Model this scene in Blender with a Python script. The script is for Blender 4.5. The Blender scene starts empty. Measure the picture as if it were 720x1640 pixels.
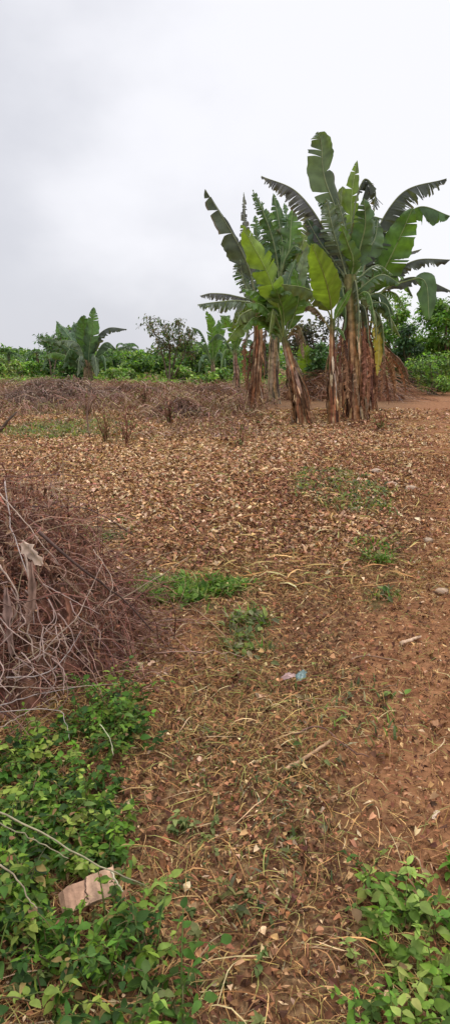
import bpy, math
import numpy as np
from mathutils import Vector
R = np.random.default_rng(11)
C = bpy.context.scene.collection
CAMH = 1.5; F = 1050.0; TH = math.atan(240/1050.0)
ct, st = math.cos(TH), math.sin(TH)
def D3(px, py):
    dx = (px-360)/F; dy = (820-py)/F
    return np.array([dx, ct+dy*st, -st+dy*ct])
def P(px, py, d):                      # point at depth y=d seen at this pixel
    v = D3(px, py); return np.array([0, 0, CAMH]) + v*(d/v[1])
def G(px, py):                         # ground point
    v = D3(px, py); t = CAMH/(-v[2]); return np.array([v[0]*t, v[1]*t])
def topix(x, y, z=0.0):
    zz = z-CAMH; f = y*ct - zz*st; u = y*st + zz*ct
    f = np.maximum(f, 0.05)
    return 360+F*x/f, 820-F*u/f
# ---------------------------------------------------------------- noise
def vnoise(x, y, seed=0):
    xi = np.floor(x).astype(np.int64); yi = np.floor(y).astype(np.int64)
    fx = x-xi; fy = y-yi; fx = fx*fx*(3-2*fx); fy = fy*fy*(3-2*fy)
    def h(a, b):
        n = (a*374761393 + b*668265263 + seed*974711) & 0x7fffffff
        n = ((n ^ (n >> 13))*1274126177) & 0x7fffffff
        return ((n ^ (n >> 16)) & 0xffff)/65535.0
    return (h(xi, yi)*(1-fx)+h(xi+1, yi)*fx)*(1-fy)+(h(xi, yi+1)*(1-fx)+h(xi+1, yi+1)*fx)*fy
def fbm(x, y, seed=0, o=4):
    s = 0; a = .5
    for k in range(o):
        s = s+a*vnoise(x*2**k, y*2**k, seed+k*17); a *= .5
    return s/(1-.5**o)
def sstep(a, b, v):
    t = np.clip((v-a)/(b-a), 0, 1); return t*t*(3-2*t)
HEAP = (-1.85, 3.35)
def hgt(x, y):
    x = np.asarray(x, float); y = np.asarray(y, float)
    near = np.exp(-(y/30)**2)
    h = .10*(fbm(x*.35+5, y*.35, 3)-.5)+.06*(fbm(x*1.7, y*1.7, 9)-.5)*near+.038*(fbm(x*6, y*6, 21, 4)-.5)*near+.012*(fbm(x*22, y*22, 29, 2)-.5)*near*near
    # rise of raked rubbish around the foot of the big banana clump
    h += .16*np.exp(-(((x-2.7)/2.6)**2+((y-18.6)/1.6)**2))
    return h
# ---------------------------------------------------------------- materials
def mat_col(name, rough=.75, trans=0.0, spec=.25, nscale=30, namp=.35, bump=0.0, obj=False):
    m = bpy.data.materials.new(name); m.use_nodes = True; nt = m.node_tree; n = nt.nodes; l = nt.links
    n.clear(); out = n.new('ShaderNodeOutputMaterial'); b = n.new('ShaderNodeBsdfPrincipled')
    at = n.new('ShaderNodeAttribute'); at.attribute_name = 'col'
    tc = n.new('ShaderNodeTexCoord'); nz = n.new('ShaderNodeTexNoise'); nz.inputs['Scale'].default_value = nscale
    nz.inputs['Detail'].default_value = 3
    l.new(tc.outputs['Object'], nz.inputs['Vector'])
    mr = n.new('ShaderNodeMapRange'); mr.inputs['From Min'].default_value = .3; mr.inputs['From Max'].default_value = .7
    mr.inputs['To Min'].default_value = 1-namp; mr.inputs['To Max'].default_value = 1+namp
    l.new(nz.outputs['Fac'], mr.inputs['Value'])
    mx = n.new('ShaderNodeVectorMath'); mx.operation = 'SCALE'
    l.new(at.outputs['Color'], mx.inputs[0]); l.new(mr.outputs[0], mx.inputs['Scale'])
    l.new(mx.outputs[0], b.inputs['Base Color']); b.inputs['Roughness'].default_value = rough
    b.inputs['Specular IOR Level'].default_value = spec
    if bump:
        bp = n.new('ShaderNodeBump'); bp.inputs['Strength'].default_value = bump; bp.inputs['Distance'].default_value = .02
        l.new(nz.outputs['Fac'], bp.inputs['Height']); l.new(bp.outputs[0], b.inputs['Normal'])
    if trans:
        t = n.new('ShaderNodeBsdfTranslucent'); s = n.new('ShaderNodeMixShader'); s.inputs[0].default_value = trans
        tm = n.new('ShaderNodeMix'); tm.data_type = 'RGBA'; tm.blend_type = 'MULTIPLY'; tm.inputs['Factor'].default_value = 1
        l.new(mx.outputs[0], tm.inputs['A']); tm.inputs['B'].default_value = (1.5, 1.6, .7, 1)
        l.new(tm.outputs['Result'], t.inputs['Color'])
        l.new(b.outputs[0], s.inputs[1]); l.new(t.outputs[0], s.inputs[2]); l.new(s.outputs[0], out.inputs[0])
    else: l.new(b.outputs[0], out.inputs[0])
    return m
M_LEAF = mat_col('banana_leaf', .38, .30, .5, 6, .25)
M_DARK = mat_col('glossy_foliage', .5, .32, .35, 3, .3)
M_WEED = mat_col('weed_leaf', .6, .34, .18, 40, .2)
M_DRY = mat_col('dry_plant', .85, .08, .12, 25, .3)
M_BARK = mat_col('banana_stem', .8, 0, .2, 9, .45, .5)
M_WOOD = mat_col('cut_wood', .75, 0, .2, 45, .25, .3)
M_PLAS = mat_col('plastic_film', .3, .15, .5, 60, .15, .3)
# ---------------------------------------------------------------- mesh helpers
def mesh_np(name, V, Fc, col, mat, parent=None, smooth=False):
    """V (n,3), Fc list of int arrays (m,k), col (n,3)"""
    V = np.asarray(V, np.float32); me = bpy.data.meshes.new(name)
    Fs = [np.asarray(f, np.int32) for f in (Fc if isinstance(Fc, list) else [Fc]) if len(f)]
    me.vertices.add(len(V)); me.vertices.foreach_set('co', V.ravel())
    nl = sum(f.size for f in Fs); nf = sum(len(f) for f in Fs)
    me.loops.add(nl); me.loops.foreach_set('vertex_index', np.concatenate([f.ravel() for f in Fs]))
    me.polygons.add(nf)
    tot = np.concatenate([np.full(len(f), f.shape[1], np.int32) for f in Fs])
    me.polygons.foreach_set('loop_start', np.concatenate([[0], np.cumsum(tot)[:-1]]).astype(np.int32))
    me.polygons.foreach_set('loop_total', tot)
    me.polygons.foreach_set('use_smooth', np.full(nf, smooth))
    a = me.attributes.new('col', 'FLOAT_COLOR', 'POINT')
    c = np.ones((len(V), 4), np.float32); c[:, :3] = np.clip(col, 0, 1); a.data.foreach_set('color', c.ravel())
    me.update(calc_edges=True); me.materials.append(mat)
    o = bpy.data.objects.new(name, me); C.objects.link(o)
    if parent is not None:
        o.parent = parent
        loc = np.array(parent.get('_org', (0, 0, 0)), np.float32)
        me.vertices.foreach_set('co', (V-loc).astype(np.float32).ravel())
    return o
def tag(o, label=None, cat=None, group=None, kind=None):
    if label: o['label'] = label
    if cat: o['category'] = cat
    if group: o['group'] = group
    if kind: o['kind'] = kind
    return o
def thing(name, label, cat, loc, group=None):
    o = bpy.data.objects.new(name, None); C.objects.link(o); o.location = tuple(float(v) for v in loc)
    o['_org'] = [float(v) for v in loc]; o.empty_display_size = .2
    return tag(o, label, cat, group)
class Acc:
    def __init__(s): s.V = []; s.F = {}; s.C = []; s.n = 0
    def add(s, V, Fc, col):
        V = np.asarray(V, float).reshape(-1, 3)
        if np.ndim(col) == 1: col = np.tile(col, (len(V), 1))
        s.V.append(V); s.C.append(col)
        Fc = np.asarray(Fc); s.F.setdefault(Fc.shape[1], []).append(Fc+s.n); s.n += len(V)
    def build(s, name, mat, parent=None, smooth=False):
        return mesh_np(name, np.concatenate(s.V), [np.concatenate(f) for f in s.F.values()], np.concatenate(s.C), mat, parent, smooth)
def nrm(v): return v/np.maximum(np.linalg.norm(v, axis=-1, keepdims=True), 1e-9)
def grid_faces(N, k, w, closed=False):  # N strips of k rows by w columns
    r = np.arange(k-1)[:, None]; c = np.arange(w if closed else w-1)[None, :]; c2 = (c+1) % w
    a = r*w+c; b = r*w+c2; q = np.stack([a, b, b+w, a+w], -1).reshape(-1, 4)
    return (q[None]+(np.arange(N)*k*w)[:, None, None]).reshape(-1, 4)
def ribbons(pts, width, side, col, tip=.25):
    """pts (N,k,3) width (N,) side (N,3) -> V,F,C flat strips"""
    N, k, _ = pts.shape; t = np.linspace(0, 1, k); prof = np.minimum(1, (1-t)/.4*(1-tip)+tip)*np.minimum(1, t/.2+.6)
    off = side[:, None, :]*(width[:, None]*prof[None])[..., None]*.5
    V = np.stack([pts-off, pts+off], 2).reshape(-1, 3)
    return V, grid_faces(N, k, 2), np.repeat(col, k*2, 0)
def tubes(pts, rad, col, w=4):
    """pts (N,k,3) rad (N,k)"""
    N, k, _ = pts.shape; T = nrm(np.gradient(pts, axis=1))
    ref = np.where(np.abs(T[..., 2:3]) > .9, np.array([1., 0, 0]), np.array([0, 0, 1.]))
    A = nrm(np.cross(T, ref)); B = np.cross(T, A)
    a = np.arange(w)*2*math.pi/w
    V = pts[:, :, None]+rad[:, :, None, None]*(A[:, :, None]*np.cos(a)[:, None]+B[:, :, None]*np.sin(a)[:, None])
    cc = np.repeat(col, k*w, 0) if col.ndim == 2 else np.repeat(col.reshape(-1, 3), w, 0)
    return V.reshape(-1, 3), grid_faces(N, k, w, True), cc
def pick(pal, n, jit=.18, w=None):
    pal = np.array(pal); c = pal[R.choice(len(pal), n, p=w)]
    return np.clip(c*(1+jit*R.normal(size=(n, 1)))*(1+.06*R.normal(size=(n, 3))), .01, .9)
def cat(pts, n):                        # catmull-rom
    p = np.array(pts, float)
    p = np.vstack([2*p[0]-p[1], p, 2*p[-1]-p[-2]]); m = len(p)-3
    t = np.linspace(0, m-1e-6, n); i = t.astype(int); f = (t-i)[:, None]
    a, b, c, d = p[i], p[i+1], p[i+2], p[i+3]
    return .5*(2*b+(c-a)*f+(2*a-5*b+4*c-d)*f**2+(3*b-a-3*c+d)*f**3)
def rotz(a):
    z = np.zeros_like(a); o = z+1; c, s = np.cos(a), np.sin(a)
    return np.stack([np.stack([c, -s, z], -1), np.stack([s, c, z], -1), np.stack([z, z, o], -1)], -2)
def roty(a):
    z = np.zeros_like(a); o = z+1; c, s = np.cos(a), np.sin(a)
    return np.stack([np.stack([c, z, s], -1), np.stack([z, o, z], -1), np.stack([-s, z, c], -1)], -2)
def rotx(a):
    z = np.zeros_like(a); o = z+1; c, s = np.cos(a), np.sin(a)
    return np.stack([np.stack([o, z, z], -1), np.stack([z, c, -s], -1), np.stack([z, s, c], -1)], -2)
# leaf template: 5 rows x 3 cols along +X, length 1
def leaf_t(wid=.4, fold=.25, bend=.2, curl=0., rows=5):
    t = np.linspace(0, 1, rows); w = wid*.5*np.sin(np.pi*np.clip(t, .0, 1)**.75)**.8; w[0] = .02; w[-1] = .01
    V = []
    for i in range(rows):
        z = -bend*t[i]**2+curl*math.sin(t[i]*5)*.1
        for s in (-1, 0, 1): V.append((t[i]-abs(s)*0, s*w[i], z+abs(s)*w[i]*fold))
    return np.array(V), grid_faces(1, rows, 3)
def scat(acc, tmpl, pos, rot, scale, col):
    V, Fc = tmpl; N = len(pos)
    if N == 0: return
    W = np.einsum('nij,nkj->nki', rot, V[None]*scale[:, None, :])+pos[:, None]
    acc.add(W.reshape(-1, 3), (Fc[None]+(np.arange(N)*len(V))[:, None, None]).reshape(-1, Fc.shape[1]), np.repeat(col, len(V), 0))
def ground_pts(n, y0, y1, p=0., extra=.7, k=.42):
    """p: density exponent along depth"""
    u = R.random(n); q = p+1
    y = (u*(y1**q-y0**q)+y0**q)**(1/q) if abs(q) > 1e-6 else y0*(y1/y0)**u
    x = (R.random(n)*2-1)*(k*y+extra)
    return x, y
# ---------------------------------------------------------------- zones (real ground areas)
def ell(px, py, cx, cy, rx, ry, soft=.5):
    d = ((px-cx)/rx)**2+((py-cy)/ry)**2
    return 1-sstep(1-soft, 1+soft, d)
def zones(x, y):
    px, py = topix(x, y)
    j = (fbm(x*1.3, y*1.3, 40)-.5)
    px = px+120*j*(py/1000); py = py+90*(fbm(x*1.1+9, y*1.1, 50)-.5)*(py/1000)
    lit = sstep(668, 700, py)*(1-sstep(870, 1010, py+.10*(px-200)))*(1-.6*sstep(560, 690, px))
    soil = sstep(520, 640, px)*sstep(900, 990, py)*(1-sstep(1280, 1420, py))
    soil = np.maximum(soil, sstep(600, 700, px)*sstep(600, 660, py)*.75)
    soil = np.maximum(soil, ell(px, py, 590, 1190, 90, 60))
    soil = np.maximum(soil, .6*ell(px, py, 300, 1010, 160, 40))
    trk = sstep(610, 700, topix(x, y)[0]+50*(fbm(x*.8, y*.8, 41)-.5))*sstep(600, 640, py); lit = lit*(1-.85*trk); soil = np.maximum(soil, trk)
    green = np.zeros_like(px)
    for e in ((100, 690, 110, 22), (545, 780, 60, 26), (170, 850, 60, 20), (600, 890, 40, 26), (620, 965, 25, 16),
              (300, 945, 110, 26), (395, 1025, 50, 34)):
        green = np.maximum(green, ell(px, py, *e))
    return lit, soil, green
# ---------------------------------------------------------------- ground sheet
def ground():
    ya = np.concatenate([np.linspace(-3, .6, 16)[:-1], np.geomspace(.6, 40, 420), np.geomspace(42, 4000, 40)])
    h = np.concatenate([np.linspace(0, 8, 260), np.geomspace(8.2, 4000, 70)]); xa = np.concatenate([-h[::-1], h[1:]])
    X, Y = np.meshgrid(xa, ya); x = X.ravel(); y = Y.ravel()
    z = hgt(x, y)
    lit, soil, green = zones(x, np.maximum(y, .5))
    V = np.stack([x, y, z], 1)
    Fc = grid_faces(1, len(ya), len(xa))
    o = mesh_np('ground', V, Fc, np.stack([lit, soil, green], 1), M_DRY, None, True)
    m = bpy.data.materials.new('soil'); m.use_nodes = True; nt = m.node_tree; n = nt.nodes; l = nt.links
    b = n['Principled BSDF']; b.inputs['Roughness'].default_value = .92; b.inputs['Specular IOR Level'].default_value = .12
    at = n.new('ShaderNodeAttribute'); at.attribute_name = 'col'; sp = n.new('ShaderNodeSeparateColor'); l.new(at.outputs['Color'], sp.inputs[0])
    tc = n.new('ShaderNodeTexCoord')
    def noise(sc, det=4, stretch=None):
        nz = n.new('ShaderNodeTexNoise'); nz.inputs['Scale'].default_value = sc; nz.inputs['Detail'].default_value = det
        l.new(tc.outputs['Object'], nz.inputs['Vector']); return nz.outputs['Fac']
    def mr(v, a, b_):
        q = n.new('ShaderNodeMapRange'); q.inputs['From Min'].default_value = a; q.inputs['From Max'].default_value = b_
        l.new(v, q.inputs['Value']); return q.outputs[0]
    def mix(f, a, b_):
        q = n.new('ShaderNodeMix'); q.data_type = 'RGBA'; l.new(f, q.inputs['Factor'])
        for s, v in (('A', a), ('B', b_)):
            if isinstance(v, tuple): q.inputs[s].default_value = v+(1,)
            else: l.new(v, q.inputs[s])
        return q.outputs['Result']
    c = mix(mr(noise(2.3), .35, .65), (.10, .045, .023), (.19, .092, .04))
    c = mix(mr(noise(24, 5), .45, .7), c, (.27, .175, .09))
    c = mix(mr(noise(60, 3), .55, .72), c, (.07, .038, .024))
    c = mix(sp.outputs[1], c, mix(mr(noise(11, 5), .38, .66), (.19, .083, .038), (.31, .152, .072)))
    gm = n.new('ShaderNodeMath'); gm.operation = 'MULTIPLY'; l.new(sp.outputs[2], gm.inputs[0]); gm.inputs[1].default_value = .6
    c = mix(gm.outputs[0], c, (.07, .085, .03))
    l.new(c, b.inputs['Base Color'])
    bp = n.new('ShaderNodeBump'); bp.inputs['Strength'].default_value = .7; bp.inputs['Distance'].default_value = .03
    l.new(noise(38, 6), bp.inputs['Height']); l.new(bp.outputs[0], b.inputs['Normal'])
    o.data.materials[0] = m; tag(o, 'reddish brown farm soil strewn with dry plant litter', 'ground', kind='structure')
ground()
# ---------------------------------------------------------------- litter, straw
TL = [leaf_t(.45, .5, .25, 1), leaf_t(.35, -.4, .4, -1), leaf_t(.6, .7, -.2, 2), leaf_t(.28, .3, .6, 1), leaf_t(.8, .3, .1, 3, 4)]
def fallen(acc, x, y, size, pal, w=None, lift=.012, tilt=.45, jit=.22):
    n = len(x); k = R.integers(0, len(TL), n)
    pos = np.stack([x, y, hgt(x, y)+lift*R.random(n)+.003], 1)
    rot = rotz(R.random(n)*6.283) @ roty(R.normal(size=n)*tilt*.7-.1) @ rotx(R.normal(size=n)*tilt)
    sc = size[:, None]*(np.stack([np.ones(n), .7+.6*R.random(n), .5+R.random(n)], 1))
    col = pick(pal, n, jit, w)
    for i in range(len(TL)):
        s = k == i; scat(acc, TL[i], pos[s], rot[s], sc[s], col[s])
PAL_LIT = [(.56, .36, .20), (.44, .245, .13), (.29, .135, .075), (.13, .06, .038), (.64, .46, .30), (.36, .165, .11)]
TL8 = TL
TL = [leaf_t(.45, .5, .25, 1, 3), leaf_t(.35, -.4, .4, -1, 3), leaf_t(.6, .7, -.2, 2, 4), leaf_t(.25, .3, .6, 1, 3), leaf_t(.7, .3, .1, 3, 4)]
a = Acc(); x, y = ground_pts(190000, 4.3, 21, .4)
lit, soil, green = zones(x, y); n_ = fbm(x*.9, y*.9, 70)
px_, py_ = topix(x, y)
s = R.random(len(x)) < np.clip((lit*1.1+.10)*(.15+1.5*sstep(.3, .62, n_)*(.6+.8*fbm(x*3, y*3, 72)))*(1-.5*green)*(1-.6*sstep(830, 930, py_)), 0, 1)
x, y = x[s], y[s]
tone = fbm(x*.55, y*.55, 90)+.12*R.normal(size=len(x))
q = tone+.20+.0*py_[s]+.20*(1-sstep(720, 840, py_[s]))*(1-sstep(350, 520, px_[s]))-.16 > .50
for sel, w in ((q, (.30, .25, .14, .09, .16, .06)), (~q, (.09, .20, .28, .26, .03, .14))):
    fallen(a, x[sel], y[sel], .013+.034*R.random(sel.sum())**2.+.0032*y[sel], PAL_LIT, w, .035)
tag(a.build('leaf_litter', M_DRY), 'tan and brown dry leaves covering the cleared plot in front of the banana plants', 'leaf litter', kind='stuff')
# small chips everywhere near
a = Acc(); x, y = ground_pts(170000, .8, 11, .1); s = R.random(len(x)) > .4*zones(x, y)[1]; x, y = x[s], y[s]
fallen(a, x, y, .008+.022*R.random(len(x))**2.2+.0018*y, [(.42, .25, .12), (.26, .125, .062), (.11, .05, .03), (.60, .43, .26), (.33, .15, .075)], (.17, .3, .33, .04, .16), .02)
tag(a.build('plant_crumbs', M_DRY), 'small broken bits of dry leaf and bark on the near soil', 'plant debris', kind='stuff')
def straw(n, y0, y1, p, L, wd, pal, w, lift, dens, arch=.3, name='dry_grass', label='', k=5, wscale=0.0):
    x, y = ground_pts(n, y0, y1, p); s = R.random(n) < dens(x, y); x, y = x[s], y[s]; n = len(x)
    th = R.random(n)*6.283; le = L[0]+(L[1]-L[0])*R.random(n)**1.6; t = np.linspace(0, 1, k)
    cur = R.normal(size=n)*.8; ang = th[:, None]+cur[:, None]*(t-.5)
    st_ = le[:, None]/(k-1); dx = np.cos(ang)*st_; dy = np.sin(ang)*st_
    X = x[:, None]+np.cumsum(dx, 1); Y = y[:, None]+np.cumsum(dy, 1)
    hz = lift*R.random(n)**2
    Z = hgt(X, Y)+.004+hz[:, None]*(.3+.7*np.sin(t*math.pi))+(arch*le*R.random(n)**3)[:, None]*t*(1.2-.5*t)
    pts = np.stack([X, Y, Z], -1)
    sd = nrm(np.stack([-np.sin(th), np.cos(th), R.normal(size=n)*.8], -1))
    V, Fc, cc = ribbons(pts, wd[0]+(wd[1]-wd[0])*R.random(n)+wscale*y, sd, pick(pal, n, .2, w))
    a = Acc(); a.add(V, Fc, cc)
    tag(a.build(name, M_DRY), label, name.replace('_', ' '), kind='stuff')
PAL_ST = [(.50, .325, .13), (.38, .215, .085), (.24, .115, .052), (.56, .42, .23), (.09, .043, .025), (.27, .25, .08)]
def d1(x, y):
    l, s_, g = zones(x, y); px, py = topix(x, y); nn = fbm(x*1.6, y*1.6, 33)
    return np.clip((1.1-.62*s_)*(.25+1.3*sstep(.36, .62, nn))*sstep(840, 960, py+20*nn), 0, 1)
straw(105000, .8, 7.5, -.45, (.02, .19), (.0013, .0036), PAL_ST, (.18, .22, .2, .06, .14, .20), .04, d1, .16, 'dry_grass', 'golden brown dead grass stalks matted over the near ground')
def d2(x, y): return (.3+.5*fbm(x*2, y*2, 12))*(1-.75*zones(x, y)[1])
straw(42000, 4, 19, .3, (.06, .3), (.004, .008), PAL_ST, (.2, .25, .25, .1, .1, .1), .05, d2, .3, 'straw_litter', 'thin dry straws lying across the middle of the plot', 4, .0008)
# green grass patches
def patch(name, label, px, py, rx, ry, n, hh, pal, dens=1., broad=.3):
    c = G(px, py); ex = abs(G(px+rx, py)[0]-c[0]); ey = abs(G(px, py-ry)[1]-c[1])
    r = np.sqrt(R.random(n)); t_ = R.random(n)*6.283; r = r*(.75+.5*fbm(np.cos(t_)*1.5+px, np.sin(t_)*1.5, 5))
    r = r*(1+.25*R.normal(size=n)*(R.random(n) < .35))
    x = c[0]+ex*r*np.cos(t_); y = c[1]+ey*r*np.sin(t_)
    cl = fbm(x*5, y*5, 31); kp = R.random(n) < sstep(.36, .58, cl)*.85+.08; x, y = x[kp], y[kp]; n = len(x)
    le = hh*(.4+.9*R.random(n)); th = R.random(n)*6.283; k = 4; t = np.linspace(0, 1, k); lean = (.3+.9*R.random(n))
    X = x[:, None]+np.cos(th)[:, None]*(le*lean)[:, None]*t**1.4; Y = y[:, None]+np.sin(th)[:, None]*(le*lean)[:, None]*t**1.4
    Z = hgt(x, y)[:, None]+le[:, None]*(t-.45*t**2*lean[:, None])
    V, Fc, cc = ribbons(np.stack([X, Y, Z], -1), (.004+.006*R.random(n))*(1+c[1]*.08), nrm(np.stack([-np.sin(th), np.cos(th), .3*R.normal(size=n)], -1)), pick(pal, n, .25), .1)
    a = Acc(); a.add(V, Fc, cc)
    m = int(n*broad); i = R.integers(0, n, m)
    tl = leaf_t(.5, .35, .25)
    scat(a, tl, np.stack([x[i], y[i], hgt(x[i], y[i])+hh*(.2+.5*R.random(m))], 1), rotz(R.random(m)*6.283) @ roty(R.normal(size=m)*.5) @ rotx(R.normal(size=m)*.4),
         np.repeat((.02+.03*R.random(m)+.0035*c[1])[:, None], 3, 1), pick(pal, m, .25))
    return tag(a.build(name, M_WEED), label, 'grass', 'green patches growing through the litter', 'stuff')
GR = [(.10, .19, .025), (.065, .14, .02), (.15, .23, .045), (.22, .25, .08)]
YG0 = [(.20, .20, .06), (.16, .18, .05)]
GD = [(.13, .15, .06), (.19, .19, .10), (.09, .12, .045), (.26, .22, .13)]
patch('grass_patch', 'long bright green grass patch below the dry leaves at centre left', 288, 945, 100, 21, 3600, .09, GR, broad=.2)
patch('grass_patch', 'bright green leafy tuft just right of the long grass patch', 398, 1026, 46, 32, 650, .09, GR[2:]+GD+GR[:1], broad=.5)
patch('grass_patch', 'faded grey green patch spread in the middle of the leaf litter', 545, 782, 84, 28, 2200, .10, GD+GR[2:])
patch('grass_patch', 'small green tuft on the soil right of centre', 597, 888, 30, 18, 420, .11, GR)
patch('grass_patch', 'tiny faint green tuft below the small tuft right of centre', 618, 962, 20, 11, 130, .07, GD+GR)
patch('grass_patch', 'dull green strip behind the brown brush heap', 170, 852, 46, 16, 420, .09, GD+GR[:2])
patch('grass_patch', 'yellow green ground growth before the dry brush at far left', 105, 690, 110, 13, 2200, .16, GD+GR[2:], broad=.4)
patch('grass_patch', 'thin green shoots between the straw and the red soil', 560, 1130, 80, 70, 260, .05, GD+GR[2:], broad=.08)
patch('grass_patch', 'sparse olive shoots mixed through the straw in the near centre', 400, 1240, 140, 150, 900, .045, GD+YG0, broad=.04)
# ---------------------------------------------------------------- near weeds
def weeds(name, label, poly_fn, n, hh, pal, ls, y0, y1, x0, x1, cat='weeds', lw=.5):
    x = x0+(x1-x0)*R.random(n*4); y = y0+(y1-y0)*R.random(n*4)
    s = R.random(n*4) < poly_fn(x, y); x, y = x[s][:n], y[s][:n]; n = len(x)
    a = Acc(); T = [leaf_t(lw*.55, .3, .3), leaf_t(lw*1.15, .2, .4), leaf_t(lw*.8, .4, .1, 1), leaf_t(lw*1.3, .15, .3)]
    k = 6; t = np.linspace(0, 1, k); h = hh*(.35+.8*R.random(n))*(.2+1.7*fbm(x*3, y*3, 77)); th = R.random(n)*6.283; ln = h*(.3+.9*R.random(n))
    pts = np.stack([x[:, None]+np.cos(th)[:, None]*ln[:, None]*t**1.5, y[:, None]+np.sin(th)[:, None]*ln[:, None]*t**1.5,
                    hgt(x, y)[:, None]+h[:, None]*np.sin(t*1.45)], -1)
    V, Fc, cc = tubes(pts, np.outer(.0022+.0015*R.random(n), 1-.6*t), pick([(.12, .16, .04), (.18, .15, .07)], n), 4); a.add(V, Fc, cc)
    base = pick(pal, n, .15)
    for j in range(14):
        f = .15+.85*(j/13)
        fi = f*(k-1); i = int(min(fi, k-2)); pp = pts[:, i]*(1-(fi-i))+pts[:, i+1]*(fi-i)
        az = th+j*2.4+R.normal(size=n)*.5; pit = -.35+.7*R.random(n)-.2*f
        sz = ls*(.4+1.1*R.random(n)**1.6)*(.75+.5*fbm(x*2, y*2, 99))*(1-.25*f)
        kk = R.integers(0, 4, n); rot = rotz(az) @ roty(pit) @ rotx(R.normal(size=n)*.45)
        col = np.clip(base*(1+.22*R.normal(size=(n, 1))), .01, .8)
        dead = R.random(n) < .05; col[dead] = pick([(.30, .22, .08), (.25, .14, .07)], int(dead.sum()))
        for q in range(4):
            s = kk == q; scat(a, T[q], pp[s]+.0*az[s, None], rot[s], np.repeat(sz[s, None], 3, 1), col[s])
    return tag(a.build(name, M_WEED, smooth=True), label, cat, kind='stuff')
def in_left(x, y):
    px, py = topix(x, y, .05); j = (fbm(x*4, y*4, 61)-.5)
    edge = np.interp(py, [1060, 1090, 1120, 1200, 1300, 1400, 1461, 1700], [115, 180, 220, 215, 218, 236, 265, 310])
    top = np.interp(px, [-300, 0, 60, 140, 210, 260], [1215, 1205, 1165, 1095, 1090, 1150])
    g = fbm(x*3.2+4, y*3.2, 63)
    return sstep(-15, 35, edge+j*110-px)*sstep(-10, 30, py-top+j*80)*(.25+sstep(.34, .52, g))*(1-sstep(1.5, .9, np.hypot((px-142)/60, (py-1440)/52)))
PW = [(.10, .195, .022), (.065, .14, .018), (.15, .245, .028), (.035, .08, .016), (.24, .31, .06), (.08, .15, .03)]
weeds('green_weeds', 'mass of leafy green weeds below the brown brush heap', in_left, 2000, .13, PW, .036, .75, 2.9, -1.6, .05)
def in_right(x, y):
    px, py = topix(x, y, .05); j = (fbm(x*4, y*4, 64)-.5)
    e = np.interp(py, [1380, 1420, 1461, 1700], [600, 575, 565, 545])
    return sstep(-10, 30, px-e+j*70)*sstep(-10, 25, py-1372-.0*px+j*80)
weeds('bright_weeds', 'patch of bright lime green weeds at the edge of the near straw', in_right, 700, .075, [(.17, .28, .04), (.12, .22, .03), (.08, .14, .025), (.26, .34, .08)], .036, .7, 2.0, .1, 1.5, lw=.6)
def in_sp(x, y):
    px, py = topix(x, y); return np.clip((1-in_left(x, y))*.5*(px < 420)*(py > 1300), 0, 1)
weeds('green_seedlings', 'sparse low seedlings among the dead grass beside the leafy weeds', in_sp, 60, .05, [(.10, .15, .04), (.18, .2, .07)], .03, .75, 1.9, -.6, .2)
# ---------------------------------------------------------------- brush heap (near left)
hx, hy = HEAP
def heap_h(x, y):
    r2 = (((x-hx)/1.45)**2+((y-hy)/.95)**2)*(.62+.85*fbm(x*3.1, y*3.1, 57))
    ang = fbm(x*2.2+3, y*2.2, 17)
    return np.clip(1-r2, 0, 1)**.8*1.06*(.5+1.0*ang)
B = thing('brush_heap', 'large heap of cut dry brown brush and twigs above the green weeds', 'brush heap', (hx, hy, 0))
u = np.linspace(-1.55, 1.55, 110); v = np.linspace(-1.05, 1.05, 80); X, Y = np.meshgrid(u+hx, v+hy); x = X.ravel(); y = Y.ravel()
z = hgt(x, y)-.02+heap_h(x, y)*(.22+.8*fbm(x*9, y*9, 2))
mesh_np('core', np.stack([x, y, z], 1), grid_faces(1, 80, 110), pick([(.14, .065, .042), (.20, .10, .065), (.08, .04, .028)], len(x), .35), M_DRY, B)
def heap_pts(n):
    r = np.sqrt(R.random(n))*(.97+.30*R.random(n)**4); t = R.random(n)*6.283
    return hx+1.45*r*np.cos(t), hy+.95*r*np.sin(t)
PAL_TW = [(.34, .17, .12), (.25, .105, .07), (.14, .06, .042), (.40, .25, .19), (.30, .17, .12), (.12, .06, .05), (.38, .27, .17)]
n = 15000; x, y = heap_pts(n); k = 7; t = np.linspace(0, 1, k)
th = np.where(R.random(n) < .55, np.arctan2(y-hy, x-hx)+R.normal(size=n)*.7, R.random(n)*6.283)
le = .06+.42*R.random(n)**2.2; zz = hgt(x, y)+heap_h(x, y)*(.3+.75*R.random(n))
el = R.normal(size=n)*.7+.15; cur = R.normal(size=n)*.9; ang = th[:, None]+cur[:, None]*t+.18*np.cumsum(R.normal(size=(n, k)), 1)
sag = .3+1.3*R.random(n); eln = el[:, None]-sag[:, None]*t+.12*np.cumsum(R.normal(size=(n, k)), 1)
stp = le[:, None]/(k-1)
X = x[:, None]+np.cumsum(np.cos(ang)*np.cos(eln)*stp, 1); Y = y[:, None]+np.cumsum(np.sin(ang)*np.cos(eln)*stp, 1)
Z = np.maximum(zz[:, None]+np.cumsum(np.sin(eln)*stp, 1), hgt(X, Y)+heap_h(X, Y)*.25+.01)
V, Fc, cc = tubes(np.stack([X, Y, Z], -1), np.outer(.0011+.0026*R.random(n)**2.5, 1.1-.7*t), pick(PAL_TW, n, .2), 4)
a = Acc(); a.add(V, Fc, cc); tag(a.build('twig_tangle', M_DRY, B), kind='stuff')
a = Acc(); n = 34000; x, y = heap_pts(n); kk = R.integers(0, 5, n); pos = np.stack([x, y, hgt(x, y)+heap_h(x, y)*(.3+.72*R.random(n))], 1)
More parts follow.
